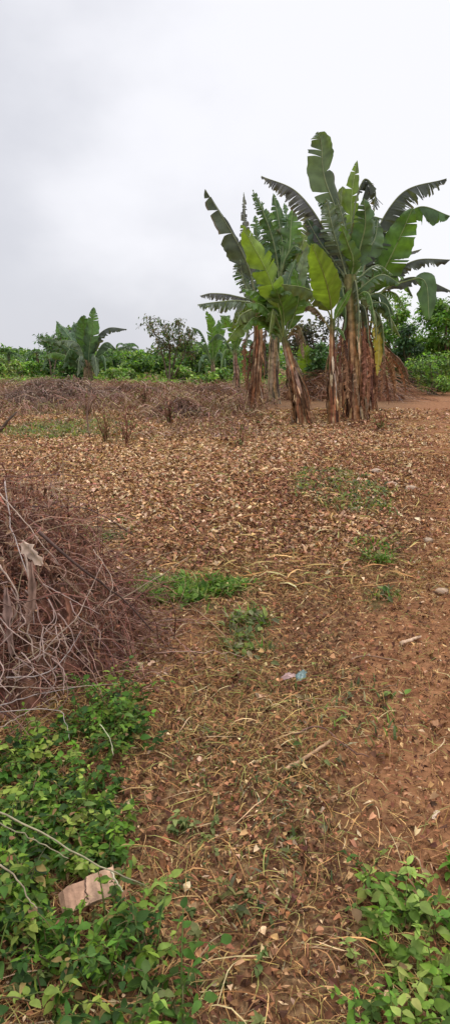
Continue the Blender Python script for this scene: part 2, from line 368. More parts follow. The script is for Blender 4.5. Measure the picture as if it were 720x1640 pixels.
rot = rotz(R.random(n)*6.283) @ roty(.5+R.normal(size=n)*.7) @ rotx(R.normal(size=n)*.8); sc = (.016+.045*R.random(n)**1.8)[:, None]*np.array([[1, .6, 1]]); col = pick([(.26, .12, .08), (.14, .065, .048), (.40, .24, .17), (.33, .15, .09), (.50, .35, .26)], n, .28, (.3, .25, .15, .2, .1))
for i in range(5):
    s = kk == i; scat(a, TL[i], pos[s], rot[s], sc[s], col[s])
tag(a.build('dry_leaf_mass', M_DRY, B), kind='stuff')
def stick(name, pts, r0, r1, col, parent=None, label=None, cat_='stick', group=None, mat=None, k=14, w=6, wob=.0018):
    p = cat(pts, k); p[1:-1] += R.normal(size=(k-2, 3))*wob
    V, Fc, cc = tubes(p[None], np.linspace(r0, r1, k)[None], np.clip(np.array(col)[None]*(1+.1*R.normal(size=(k, 1))), 0, 1)[None], w)
    a = Acc(); a.add(V, Fc, cc)
    e0 = np.arange(w)[None]; a.F.setdefault(w, []).append(e0[:, ::-1]); a.F[w].append(e0+(k-1)*w)
    o = a.build(name, mat or M_WOOD, parent, True)
    if label: tag(o, label, cat_, group)
    return o
def hz(px, py, d): return P(px, py, d)
PALE = (.36, .26, .20); TWB = (.20, .115, .085); GRY = (.36, .29, .26)
for pts, r0, r1, c in [
    ([(0, 790, 3.0), (45, 842, 2.85), (95, 905, 2.7)], .006, .003, PALE),
    ([(8, 770, 3.1), (20, 850, 2.9), (48, 930, 2.7), (55, 1000, 2.55)], .006, .003, GRY),
    ([(35, 870, 2.8), (50, 940, 2.65), (45, 1010, 2.55), (60, 1060, 2.5)], .010, .005, PALE),
    ([(0, 1000, 2.5), (30, 1060, 2.45), (20, 1110, 2.4)], .005, .002, PALE),
    ([(60, 1060, 2.5), (90, 1020, 2.55), (125, 985, 2.65), (165, 900, 2.9)], .006, .003, PALE),
    ([(10, 1085, 2.4), (70, 1080, 2.45), (110, 1045, 2.55), (130, 1010, 2.6)], .005, .003, GRY),
    ([(95, 1000, 2.55), (108, 1040, 2.5), (100, 1070, 2.48)], .005, .003, PALE),
    ([(0, 1100, 2.35), (80, 1102, 2.45), (190, 1095, 2.55)], .004, .002, PALE),
    ([(0, 1130, 2.3), (60, 1112, 2.4), (130, 1100, 2.5)], .004, .002, GRY),
    ([(0, 1165, 2.22), (40, 1142, 2.3), (90, 1115, 2.4)], .004, .002, PALE),
    ([(0, 1140, 2.25), (90, 1136, 2.3), (105, 1160, 2.25), (112, 1185, 2.2)], .003, .002, GRY),
    ([(150, 880, 3.0), (180, 930, 2.85), (165, 975, 2.7)], .004, .002, PALE),
    ([(0, 860, 2.85), (55, 845, 2.9), (120, 870, 2.95)], .006, .003, TWB),
    ([(0, 905, 2.7), (30, 960, 2.6), (5, 1030, 2.5)], .008, .004, PALE)]:
    stick('branch', [hz(*q) for q in pts], r0*.6, r1*.5, c, B, wob=.0022)
for i in range(30):
    x0 = R.uniform(-10, 120); y0 = R.uniform(930, 1060); dd = 2.72-.0022*(y0-930)-.0006*(120-x0); an = R.normal()*.7+1.2; L_ = R.uniform(40, 110)
    q = [(x0+math.cos(an+R.normal()*.2*j)*L_*j/3, y0+math.sin(an)*L_*j/3, dd-.05*j) for j in range(4)]
    stick('branch', [hz(*v_) for v_ in q], .0032, .0012, [(.34, .24, .20), (.27, .18, .15), (.20, .12, .09)][i % 3], B, wob=.0012, w=5)
for i in range(60):
    a0 = R.uniform(-1.9, 1.3); rr_ = R.uniform(.75, 1.1); x0 = hx+1.45*rr_*math.cos(a0); y0 = hy+.95*rr_*math.sin(a0); an = a0+R.normal()*.8; L_ = R.uniform(.2, .6)
    z0 = float(hgt(x0, y0))+float(heap_h(x0, y0))*.9+.03
    q = [np.array([x0+math.cos(an+.2*j*R.normal())*L_*j/3, y0+math.sin(an)*L_*j/3, 0]) for j in range(4)]
    for j in range(4): q[j][2] = max(z0*(1-j/3)**1.3, 0)+float(hgt(q[j][0], q[j][1]))+.015+.04*math.sin(j)*R.random()
    stick('branch', q, .0035*R.uniform(.5, 1.2), .0012, PAL_TW[i % 7], B, wob=.004, w=5)
# pale dead leaf sheet hanging on the heap
def sheet(pts, W, col, name, parent=None, mat=None, N=(0, -1, .3), k=12, m=6, wav=.25, label=None, cat_=None):
    p = cat(pts, k); T = nrm(np.gradient(p, axis=0)); L = nrm(np.cross(T, np.array(N, float))); Nn = np.cross(L, T)
    t = np.linspace(0, 1, k); w = W*(np.sin(np.pi*(.12+.82*t))**.6)*(1+.28*R.normal(size=k)); u = np.linspace(-.5, .5, m)
    V = p[:, None]+L[:, None]*(u[None, :, None]*w[:, None, None])+Nn[:, None]*((np.sin(u*9+R.random()*6)[None]+.5*R.normal(size=(k, m)))*W*wav*.3)[..., None]
    a = Acc(); a.add(V.reshape(-1, 3), grid_faces(1, k, m), np.clip(np.array(col)[None]*(1+.15*R.normal(size=(k*m, 1))), 0, 1))
    o = a.build(name, mat or M_DRY, parent, True)
    if label: tag(o, label, cat_)
    return o
sheet([hz(35, 868, 2.72), hz(52, 888, 2.68), hz(68, 905, 2.66)], .04, (.46, .34, .26), 'pale_dead_leaf', B, wav=.8)
sheet([hz(50, 900, 2.66), hz(52, 950, 2.6), hz(44, 1000, 2.55)], .035, (.26, .16, .12), 'dead_leaf', B, wav=1.)
sheet([hz(10, 940, 2.6), hz(14, 1000, 2.5), hz(20, 1050, 2.46)], .03, (.24, .15, .12), 'dead_leaf', B, wav=1.)
sheet([hz(100, 940, 2.75), hz(112, 980, 2.7), hz(108, 1015, 2.62)], .035, (.24, .11, .07), 'dead_leaf', B, wav=1.)
# lone sticks and scraps on the ground
def gp(px, py, z=.015):
    g = G(px, py); return np.array([g[0], g[1], hgt(g[0], g[1])+z])
stick('stick', [P(60, 850, 2.9), P(105, 890, 2.85), P(170, 940, 2.9), P(200, 962, 2.95), P(245, 1012, 2.95)], .008, .003, (.085, .05, .04), label='long dark stick slanting down from the brush heap to the soil')
stick('stick', [P(0, 762, 3.6), P(40, 764, 3.7), P(85, 760, 3.8), P(125, 762, 3.9)], .006, .003, (.16, .08, .06), label='thin level twig poking out over the top of the brush heap')
stick('stick', [P(20, 812, 3.4), P(90, 812, 3.6), P(150, 818, 3.7), P(215, 858, 3.9)], .006, .003, (.13, .08, .07), label='arched dark twig reaching right from the top of the brush heap')
stick('stick', [P(0, 690, 7.0), P(15, 672, 7.0), P(27, 660, 7.05)], .02, .008, (.10, .07, .05), label='short dark branch jutting up in front of the dry brush')
stick('stalk', [P(-40, 1285, 1.55), P(0, 1302, 1.56), P(70, 1335, 1.54), P(130, 1372, 1.5), P(190, 1400, 1.47), P(232, 1418, 1.5)], .0030, .0016, (.30, .26, .16), label='long pale stalk lying diagonally over the green weeds', cat_='stalk')
stick('stalk', [P(0, 1318, 1.54), P(60, 1348, 1.52), P(110, 1375, 1.5)], .0020, .0013, (.24, .21, .13), label='shorter pale stalk just under the long diagonal one', cat_='stalk')
stick('stalk', [P(0, 1385, 1.43), P(30, 1410, 1.42), P(45, 1440, 1.4), P(60, 1455, 1.38)], .0026, .0014, (.30, .24, .16), label='bent whitish stem in the weeds left of the wood block', cat_='stalk')
stick('stalk', [P(160, 1160, 2.15), P(175, 1180, 2.1), P(182, 1210, 2.05)], .002, .0012, (.44, .42, .26), label='short pale stem standing at the top of the weeds', cat_='stalk')
stick('stalk', [P(178, 1395, 1.5), P(188, 1415, 1.47), P(202, 1432, 1.45)], .0028, .0016, (.42, .38, .25), label='crooked pale stem right of the wood block', cat_='stalk')
stick('stick', [gp(455, 1235), gp(490, 1222, .02), gp(528, 1205, .03)], .009, .006, (.42, .26, .15), label='short orange brown stick on the reddish soil patch')
stick('stick', [gp(640, 1035), gp(655, 1030, .02), gp(672, 1022, .02)], .013, .008, (.48, .33, .22), label='pale stub of stick lying on the bare red soil')
stick('stick', [gp(470, 1190, .02), gp(510, 1183, .03), gp(560, 1215, .02), gp(590, 1225, .01)], .004, .002, (.15, .08, .06), label='thin dark twig curving above the orange brown stick')
stick('stick', [gp(560, 1065), gp(590, 1058, .02), gp(640, 1066, .02)], .004, .003, (.25, .15, .10), label='thin brown twig on the red soil beneath the pale stub')
stick('stick', [gp(300, 975, .02), gp(330, 1000, .03), gp(362, 1030, .02)], .005, .003, (.30, .19, .11), label='slim brown twig leading down to the leafy green tuft')
stick('stick', [gp(110, 905, .08), gp(200, 990, .05), gp(330, 1012, .03)], .005, .002, (.28, .17, .11), label='long thin brown stem trailing across the soil below the grass patch')
# loose stems over the heap foot and straw
for i, (q, l_) in enumerate([(((70, 1205), (55, 1240), (20, 1275)), 'a'), (((250, 1185), (262, 1240), (258, 1300)), 'b')]): pass
# wood block
def block():
    W = thing('wood_block', 'broken block of pale pinkish wood lying in the green weeds', 'wood block', (*G(140, 1432), 0))
    A_ = P(103, 1444, 1.50); B_ = P(183, 1414, 1.52); ax = nrm(B_-A_); up = nrm(np.array([0, -.45, 1.])); sd = nrm(np.cross(ax, up)); up = np.cross(sd, ax)
    def slab(p0, L, H, T, skew, nm, c):
        a = Acc(); ts = np.linspace(0, 1, 9); V = []
        for t in ts:
            for cx, cz in ((-.5, -.5), (-.46, .5), (.5, .47), (.47, -.5)):
                j = .0007*R.normal(size=3)+(sd*(.006*R.normal())+ax*.006*R.normal() if t in (0, 1) else 0)
                V.append(p0+ax*(L*t+skew*cz)+up*H*cz*.0-sd*0+sd*H*cx+up*T*cz+j)
        a.add(V, grid_faces(1, 9, 4, True), np.clip(np.array(c)[None]*(1+.12*R.normal(size=(36, 1))), 0, 1))
        a.F[4].append(np.array([[3, 2, 1, 0], [32, 33, 34, 35]]))
        a.build(nm, M_WOOD, W)
    slab(A_, .066, .072, .016, .012, 'split_half', (.40, .235, .15)); slab(A_+ax*.069-sd*.004+up*.002, .080, .076, .018, .006, 'split_half', (.46, .29, .19))
    stick('bark_edge', [A_+ax*.069-sd*.036+up*.011, A_+ax*.066+up*.012, A_+ax*.071+sd*.034+up*.011], .0022, .0016, (.12, .07, .05), W, w=5)
block()
# plastic scraps
def scrap(px, py, W, col, label, mat=M_PLAS, z=.02, name='plastic_scrap', cat_='plastic scrap', dd=(.06, .02)):
    c = gp(px, py, z*(.6 if mat is M_DRY else 1.3)); W *= .72 if mat is M_DRY else .9; az = R.random()*3; ca, sa = math.cos(az), math.sin(az)
    return sheet([c-np.array([ca, sa, 0])*W*.9, c+np.array([0, 0, W*.35]), c+np.array([ca, sa, .25])*W*.9], W*.8, col, name, None, mat, (0, -.1, 1), 9, 7, .35, label, cat_)
scrap(482, 1094, .06, (.13, .20, .19), 'crumpled blue green plastic scrap in the straw')
scrap(462, 1094, .045, (.36, .22, .20), 'pinkish plastic scrap touching the blue green one')
scrap(243, 1070, .035, (.58, .38, .26), 'curled pale orange dry leaf beside the brush heap', M_DRY, .02, 'fallen_leaf', 'dry leaf')
scrap(466, 1352, .03, (.34, .24, .16), 'dark curled dry leaf in the near straw', M_DRY, .02, 'fallen_leaf', 'dry leaf')
scrap(697, 1314, .035, (.60, .46, .34), 'pale twisted dry leaf on the red soil above the lime green weeds', M_DRY, .015, 'fallen_leaf', 'dry leaf')
scrap(408, 1222, .028, (.52, .40, .24), 'small tan dry leaf left of the orange brown stick', M_DRY, .02, 'fallen_leaf', 'dry leaf')
scrap(516, 1158, .028, (.5, .36, .2), 'small yellowish dry leaf above the reddish soil patch', M_DRY, .02, 'fallen_leaf', 'dry leaf')
scrap(385, 1000, .04, (.5, .34, .24), 'pale dry leaf at the top of the leafy green tuft', M_DRY, .03, 'fallen_leaf', 'dry leaf')
scrap(240, 905, .06, (.38, .25, .17), 'upright curled brown leaf at the end of the long grass patch', M_DRY, .08, 'fallen_leaf', 'dry leaf')
def stone(px, py, r, col, label):
    import bmesh
    bm = bmesh.new(); bmesh.ops.create_icosphere(bm, subdivisions=3, radius=1)
    V = np.array([v.co[:] for v in bm.verts]); Fc = np.array([[v.index for v in f.verts] for f in bm.faces]); bm.free()
    o1 = R.random(3)*20; d = .75+.5*fbm(V[:, 0]*1.3+o1[0]+V[:, 2], V[:, 1]*1.3+o1[1]-V[:, 2]*.7, 8)
    col = np.array(col)*np.array([.62, .54, .46]); V = V*d[:, None]*np.array([1.2, .9, .6])*r*.8; c = gp(px, py, r*.25)
    a = Acc(); a.add(V+c, Fc, np.clip(np.array(col)[None]*(1+.08*R.normal(size=(len(V), 1))), 0, 1))
    tag(a.build('stone', M_WOOD, None, True), label, 'stone', 'pale stones lying on the leaf litter')
stone(600, 758, .10, (.60, .50, .42), 'pale flat stone nearest the banana plants, right of the faded grass')
stone(627, 776, .08, (.50, .38, .30), 'rounded pinkish stone below the pale flat one')
stone(657, 787, .085, (.58, .47, .38), 'light stone furthest right of the three by the faded grass')
stone(684, 872, .05, (.56, .47, .38), 'small pale stone alone on the brown soil at the right edge')
stone(706, 953, .05, (.58, .46, .36), 'small light stone at the edge of the bare red soil')
stone(636, 873, .03, (.45, .36, .28), 'tiny grey brown stone beside the small green tuft')
stone(640, 824, .03, (.55, .45, .33), 'tiny yellowish stone between the rounded stones and the green tuft')
# ---------------------------------------------------------------- dry brush band (middle distance, left)
def brushband():
    a = Acc(); n = 17000; x, y = ground_pts(n*2, 12.5, 42, .2, 2.5, .42); px, py = topix(x, y)
    m = sstep(-40, 60, 420-px)*(.25+1.0*sstep(.35, .6, fbm(x*.45, y*.45, 84)))*(1-.65*ell(px, py, 100, 690, 120, 24))
    s = R.random(2*n) < m; x, y = x[s][:n], y[s][:n]; n = len(x); px, py = topix(x, y)
    hh = (.08+.36*R.random(n)**1.6)*(.45+1.0*fbm(x*.6, y*.6, 85))*(.45+.75*sstep(700, 655, py))
    th = R.random(n)*6.283; k = 4; t = np.linspace(0, 1, k); ln = hh*(.4+2.2*R.random(n))
    pts = np.stack([x[:, None]+np.cos(th)[:, None]*ln[:, None]*t, y[:, None]+np.sin(th)[:, None]*ln[:, None]*t, hgt(x, y)[:, None]+hh[:, None]*np.sin(t*2.4)+.01], -1)
    V, Fc, cc = ribbons(pts, .006+.008*R.random(n)+.0006*y, nrm(np.stack([-np.sin(th), np.cos(th), R.normal(size=n)], -1)), pick([(.30, .17, .125), (.20, .105, .075), (.40, .28, .21), (.13, .07, .05), (.33, .24, .12), (.2, .19, .08)], n, .2, (.28, .26, .13, .13, .12, .08)))
    a.add(V, Fc, cc)
    n2 = 9000; i = R.integers(0, n, n2); kk = R.integers(0, 5, n2)
    pos = np.stack([x[i]+.1*R.normal(size=n2), y[i]+.1*R.normal(size=n2), hgt(x[i], y[i])+hh[i]*R.random(n2)*.9], 1)
    rot = rotz(R.random(n2)*6.283) @ roty(R.normal(size=n2)*.8) @ rotx(R.normal(size=n2)*.8); sc = np.repeat((.05+.07*R.random(n2)+.001*y[i])[:, None], 3, 1); col = pick([(.26, .14, .10), (.38, .24, .16), (.16, .085, .06), (.24, .2, .09)], n2, .25)
    for q in range(5):
        s = kk == q; scat(a, TL[q], pos[s], rot[s], sc[s], col[s])
    tag(a.build('dry_brush', M_DRY), 'low band of reddish brown cut brush before the green bushes at left', 'dry brush', kind='stuff')
brushband()
# low tangled mounds in the band
def mound(px, py, w, h, label, nt=500, pal=None, name='brush_mound', pale=False):
    g = G(px, py); d = g[1]; W = w/F*d*.5*1.05; H = h/F*d; dep = W*.6
    B2 = thing(name, label, 'brush mound', (g[0], d, 0), 'low mounds of cut brush')
    u = np.linspace(-1, 1, 36); v = np.linspace(-1, 1, 20); X, Y = np.meshgrid(u, v); x = X.ravel(); y = Y.ravel()
    def mh(x, y): return np.clip(1-x*x-y*y, 0, 1)**.7*H*(.55+.8*fbm(x*2.5+px, y*2.5, 4))
    z = mh(x, y)*.75; wx = g[0]+x*W; wy = d+dep+y*dep
    pal = pal or [(.24, .14, .10), (.17, .09, .065), (.32, .21, .15)]
    mesh_np('core', np.stack([wx, wy, hgt(wx, wy)-.03+z], 1), grid_faces(1, 20, 36), pick(pal, len(x), .3), M_DRY, B2)
    r = np.sqrt(R.random(nt)); t_ = R.random(nt)*6.283; x = r*np.cos(t_); y = r*np.sin(t_); k = 5; t = np.linspace(0, 1, k)
    th = R.random(nt)*6.283; le = H*(.5+1.3*R.random(nt)); hz_ = mh(x, y)*(.7+.35*R.random(nt)); wx = g[0]+x*W; wy = d+dep+y*dep
    up = R.random(nt)*.5
    pts = np.stack([wx[:, None]+np.cos(th)[:, None]*le[:, None]*t, wy[:, None]+np.sin(th)[:, None]*le[:, None]*t, np.maximum(hgt(wx, wy)[:, None]+hz_[:, None]+le[:, None]*(up[:, None]*t-.5*t**2), .02)], -1)
    V, Fc, cc = tubes(pts, np.outer(.003+.007*R.random(nt), 1-.5*t), pick(pal+[(.36, .27, .23)], nt, .25), 3)
    a = Acc(); a.add(V, Fc, cc)
    tag(a.build('twig_tangle', M_DRY, B2), kind='stuff')
    a = Acc(); n2 = nt*5; r = np.sqrt(R.random(n2)); t_ = R.random(n2)*6.283; x = r*np.cos(t_); y = r*np.sin(t_); wx = g[0]+x*W; wy = d+dep+y*dep
    scat(a, TL[0], np.stack([wx, wy, hgt(wx, wy)+mh(x, y)*(.75+.3*R.random(n2))], 1), rotz(R.random(n2)*6.283) @ roty(R.normal(size=n2)*.8) @ rotx(R.normal(size=n2)*.8), np.repeat((.07+.09*R.random(n2))[:, None], 3, 1), pick(pal, n2, .3))
    tag(a.build('dry_leaf_mass', M_DRY, B2), kind='stuff')
mound(75, 655, 190, 44, 'long low mound of greyish cut brush below the left banana plant', 900, [(.28, .18, .14), (.20, .12, .09), (.36, .26, .2)])
mound(285, 672, 90, 26, 'small clumpy brown mound left of the banana trunks', 500)
mound(205, 640, 110, 22, 'faint reddish mound in front of the sparse leafy tree', 500)
mound(345, 640, 100, 20, 'brown mound touching the leftmost banana trunk', 400)
RD = [(.25, .11, .06), (.30, .155, .085), (.15, .07, .04), (.36, .22, .13)]
mound(560, 644, 190, 54, 'rust red mound of dead banana leaves behind the big trunks', 1500, RD)
mound(680, 622, 110, 26, 'dark brown mound of debris before the bright green bushes', 600, [(.16, .09, .065), (.24, .15, .11), (.1, .06, .05)])
# upright dry stalks in the middle ground
for i, (p, l_) in enumerate([(((142, 697), (140, 660), (146, 632)), 'stubby brown cut stump standing in the dry brush'),
                             (((180, 712), (172, 690), (165, 668)), 'leaning pale stalk right of the brown stump'),
                             (((203, 712), (203, 690), (200, 665)), 'dark upright stalk at the front of the dry brush'),
                             (((186, 714), (188, 690), (192, 672)), 'thin pale stalk between the leaning and the dark one')]):
    d = G(*p[0])[1]
    stick('dry_stalk', [P(a_, b_, d) for a_, b_ in p], .022 if i == 0 else .014, .014 if i == 0 else .006, [(.24, .15, .11), (.34, .24, .12), (.2, .1, .07), (.3, .22, .12)][i], None, l_, 'dry stalk', 'dry stalks standing in the brush')
def dry_weed(px, py, hpx, col, label, nb=9):
    g = gp(px, py, 0); d = g[1]; H = hpx/F*d; a = Acc(); k = 7; t = np.linspace(0, 1, k)
    n = 3+nb; az = R.random(n)*6.283; ln = R.random(n)*.45*H; h_ = H*(.5+.5*R.random(n))
    pts = np.stack([g[0]+np.outer(np.cos(az)*ln, t**1.3), d+np.outer(np.sin(az)*ln, t**1.3), g[2]+np.outer(h_, t)], -1)+R.normal(size=(n, k, 3))*.008
    V, Fc, cc = tubes(pts, np.outer(.006+.008*R.random(n), 1-.6*t)*(d/12), pick([col, tuple(c*.6 for c in col)], n), 4); a.add(V, Fc, cc)
    m = n*5; i = R.integers(0, n, m); j = R.integers(2, k, m); b0 = pts[i, j]; az = R.random(m)*6.283; L_ = H*.3*R.random(m); u = np.linspace(0, 1, 4)
    p2 = b0[:, None]+np.stack([np.outer(np.cos(az)*L_, u), np.outer(np.sin(az)*L_, u), np.outer(L_*.7, u)], -1)
    V, Fc, cc = tubes(p2, np.outer(np.full(m, .005), 1-.5*u)*(d/12), pick([col], m), 3); a.add(V, Fc, cc)
    q = n*6; i = R.integers(0, n, q); j = R.integers(2, k, q)
    scat(a, TL[1], pts[i, j]+R.normal(size=(q, 3))*.03, rotz(R.random(q)*6.283) @ roty(.6+R.normal(size=q)*.6), np.repeat((.05+.05*R.random(q))[:, None]*(d/12), 3, 1), pick([col, (.2, .2, .07)], q))
    tag(a.build('dry_weed', M_DRY), label, 'dry weed', 'dry weeds standing on the plot')
dry_weed(170, 714, 58, (.30, .17, .09), 'tall dry weed standing beside the cut stump in the dry brush')
dry_weed(203, 714, 62, (.24, .11, .07), 'thin reddish dry weed, tallest of those in front of the dry brush', 5)
dry_weed(140, 672, 46, (.33, .19, .14), 'greyish dry weed at the top of the long low mound')
dry_weed(272, 682, 40, (.22, .11, .07), 'brown dry weed on the small clumpy mound')
dry_weed(385, 720, 26, (.28, .13, .08), 'low reddish dry weed left of the leaning banana trunk')
dry_weed(606, 690, 26, (.30, .12, .07), 'low rusty dry weed right of the thickest banana trunk')
dry_weed(232, 655, 34, (.28, .15, .10), 'bushy brown dry weed right of the lone banana plant')
# ---------------------------------------------------------------- banana plants
def seg_leaf(acc, mid, W, N, fold, tat, col, pet=.12, sides=(1, 1), curl=.25, rmid=.018, ribc=None, tip=1.0, slant=.42):
    n = 46 if tat < .6 else 84; p = cat(mid, n); T = nrm(np.gradient(p, axis=0)); N = np.array(N, float)
    L = nrm(np.cross(T, N)+1e-6); Nn = np.cross(L, T)
    t = np.linspace(0, 1, n); s = np.clip((t-pet)/(1-pet), 0, 1)
    prof = np.clip((s/.22), 0, 1)**.7*np.clip(1-((np.maximum(s, .3)-.3)/.7)**2.0, 0, 1)**.75*tip
    col = np.array(col)
    rows = np.where(t >= pet)[0]
    for sg in (-1, 1):
        if sides[(sg+1)//2] <= 0: continue
        i = rows[0]
        while i < n-1:
            ln = n if tat <= 0 else 1+int(R.exponential(1.2 if tat > .6 else 7*(1.15-tat)))
            j = min(i+ln, n-1)
            if j-i < 1: break
            f0 = fold; df = (R.normal()*.55*tat+.4*tat*R.random() if tat > 0 else 0); fi_ = .08 if tat > .6 else R.choice([.02, .2, .45])
            sc = 1-(.5*R.random()**2*tat if tat > 0 else 0); shrink = (.1+.55*tat*R.random()) if tat > 0 else 0
            gone = tat > .3 and R.random() < .07*tat
            if not gone:
                idx = np.arange(i, j+1); m = 5; fr = np.linspace(0, 1, m)
                cen = (i+j)/2; V = np.zeros((len(idx), m, 3)); wv = R.random()*6
                for b, f in enumerate(fr):
                    # position index pulled to segment centre toward the edge
                    fo = max(0, (f-fi_)/(1-fi_)); ii = idx+(cen-idx)*shrink*fo
                    pb = np.stack([np.interp(ii, np.arange(n), p[:, q]) for q in range(3)], -1)
                    wv_ = np.interp(ii, np.arange(n), prof)*W*.5*sides[(sg+1)//2]*(1-(1-sc)*fo)
                    an = f0+curl*f
                    lx = f*np.cos(f0+df*fo+curl*f*.5); nz = -f*np.sin(f0+df*fo+curl*f*.5)
                    edge = 1+.04*np.sin(idx*1.9+wv)
                    V[:, b] = pb+(L[idx]*sg*lx+Nn[idx]*nz)*(wv_*edge)[:, None]+T[idx]*(slant*f*wv_)[:, None]+Nn[idx]*(.05*W*f*np.sin(idx*.9+wv))[:, None]
                    if tat > .3: V[:, b, 2] -= (.25*tat*f*f*wv_)
                cc = np.clip(col*(1+.12*R.normal())*(1+.05*R.normal(size=(len(idx), m, 1)))*(1+.10*R.normal(size=(len(idx), 1, 1)))*(1+.10*np.sin(idx*.35+wv))[:, None, None], .004, .9)
                if tat > .25: # browned edges
                    br = (R.random() < .5*tat)*.7; cc[:, -1] = cc[:, -1]*(1-br)+np.array([.16, .10, .06])*br
                acc.add(V.reshape(-1, 3), grid_faces(1, len(idx), m), cc.reshape(-1, 3))
            i = j
    ribc = np.array(ribc if ribc is not None else col*.8+np.array([.20, .22, .11]))
    rr = rmid*(1.25-1.0*t**.8)
    V, Fc, cc = tubes(p[None], rr[None], np.tile(ribc, (1, 1)), 6); acc.add(V, Fc, cc)
FACE = (0, -1, .25); UP = (0, -.15, 1)
def pl(d, pts, dz=0.0):                # pixel midrib -> world with depth drift
    k = len(pts); return [P(a_[0], a_[1], d+dz*(i/(k-1))**1.2) for i, a_ in enumerate(pts)]
EXT = [None]
def leaf(parent, d, pts, W, col, kind='face', tat=0., dz=0.0, name='leaf', label=None, pet=.12, N=None, fold=None, sides=(1, 1), curl=.25, rmid=.022, mat=None, ribc=None):
    a = Acc(); s = d/F
    if EXT[0] is not None and tat > 0 and label is None: tat = min(tat+.14, .9); W = W*.9
    if EXT[0] is not None and kind != 'dead' and name == 'leaf':
        m = [P(EXT[0][0]+R.normal()*3, EXT[0][1]+R.normal()*8, d+R.normal()*.06)]+pl(d, pts, dz); k_ = len(pts)-1; pet = (1+k_*pet)/(k_+1); rmid = rmid*1.5
    else: m = pl(d, pts, dz)
    if N is None: N = {'face': FACE, 'droop': UP, 'edge': (-.8, -.6, .2)}[kind]
    if fold is None: fold = {'face': .15, 'droop': .95, 'edge': .1}[kind]
    seg_leaf(a, m, W*s, N, fold, tat, col, pet, sides, curl, rmid*d/18.5, ribc)
    o = a.build(name, mat or M_LEAF, parent, True)
    if label: o['label'] = label
    return o
SRED = [(.24, .115, .055), (.38, .21, .11), (.10, .05, .03), (.52, .34, .19), (.30, .13, .06)]
SGRY = [(.26, .18, .11), (.15, .11, .07), (.38, .28, .18), (.10, .07, .045), (.30, .18, .10)]
def stem(parent, pts, d, wpx, pal, strips=40, top_green=.25, name='pseudostem', dtop=0., wtop=.55, slen=(.3, 1.1)):
    k = 22; ps = [P(a_[0], a_[1], d+dtop*i/(len(pts)-1)) for i, a_ in enumerate(pts)]
    ps[0][2] = hgt(ps[0][0], ps[0][1])-.08
    p = cat(ps, k); R0 = wpx/F*d*.5; w = 18; t = np.linspace(0, 1, k)
    rr = R0*((1-t)*1+t*wtop)*(1+.25*np.exp(-t*12)); a_ = np.arange(w)*2*math.pi/w
    ridge = 1+.10*np.sin(a_*3+1+t[:, None]*3)+.05*R.normal(size=(k, w))
    V = p[:, None]+rr[:, None, None]*ridge[..., None]*np.stack([np.cos(a_), np.sin(a_), 0*a_], -1)[None]
    cs = pick(pal, w, .15); cc = np.clip(np.repeat(cs[None], k, 0)*(1+.25*R.normal(size=(k, 1, 1))), .01, .8)
    g = sstep(1-top_green, 1.0, t)[:, None, None]*.8; cc = cc*(1-g)+np.array([.085, .13, .04])*g
    a = Acc(); a.add(V.reshape(-1, 3), grid_faces(1, k, w, True), cc.reshape(-1, 3))
    # peeling sheaths hang down the stem
    if strips:
        n = strips; tt = .15+.55*R.random(n); az = R.random(n)*6.283; q = 7; u = np.linspace(0, 1, q)
        ii = tt*(k-1); bx = np.stack([np.interp(ii, np.arange(k), p[:, c_]) for c_ in range(3)], -1); br = np.interp(ii, np.arange(k), rr)
        le = slen[0]+(slen[1]-slen[0])*R.random(n); out = .02+.11*R.random(n)**2
        radial = np.stack([np.cos(az), np.sin(az), 0*az], -1)
        zz = np.maximum(bx[:, None, 2]-le[:, None]*u, hgt(bx[:, 0], bx[:, 1])[:, None]+.02)
        # follow stem lean
        ti = np.interp(zz.ravel(), p[:, 2], np.arange(k)).reshape(zz.shape)
        cx = np.interp(ti, np.arange(k), p[:, 0]); cy = np.interp(ti, np.arange(k), p[:, 1])
        rad = br[:, None]*1.05+out[:, None]*np.sin(u*2.6)+.01+.015*R.normal(size=(n, q))*u
        pts_ = np.stack([cx+radial[:, 0:1]*rad, cy+radial[:, 1:2]*rad, zz], -1)
        sd = nrm(np.stack([-np.sin(az), np.cos(az), 0*az], -1)+.4*R.normal(size=(n, 3)))
        V, Fc, c3 = ribbons(pts_, .025+.06*R.random(n)**1.5, sd, pick(pal+[(.42, .31, .22)], n, .25), .3); a.add(V, Fc, c3)
    return a.build(name, M_BARK, parent, False)
def dead(parent, d, pts, W, col=(.30, .155, .08), tat=.7, dz=0., label=None):
    return leaf(parent, d, pts, W, col, 'face', tat, dz, 'dead_leaf', label, .15, (.4, -1, .1), .7, mat=M_DRY, rmid=.014, ribc=np.array(col)*.8)
MID = (.10, .19, .036); LITE = (.16, .24, .028); OLV = (.13, .175, .034); DK = (.065, .12, .038); GREY = (.15, .195, .125); TEAL = (.10, .18, .085); PUR = (.11, .11, .105); DGR = (.07, .085, .06)
GRP = 'banana plants in the large clump'
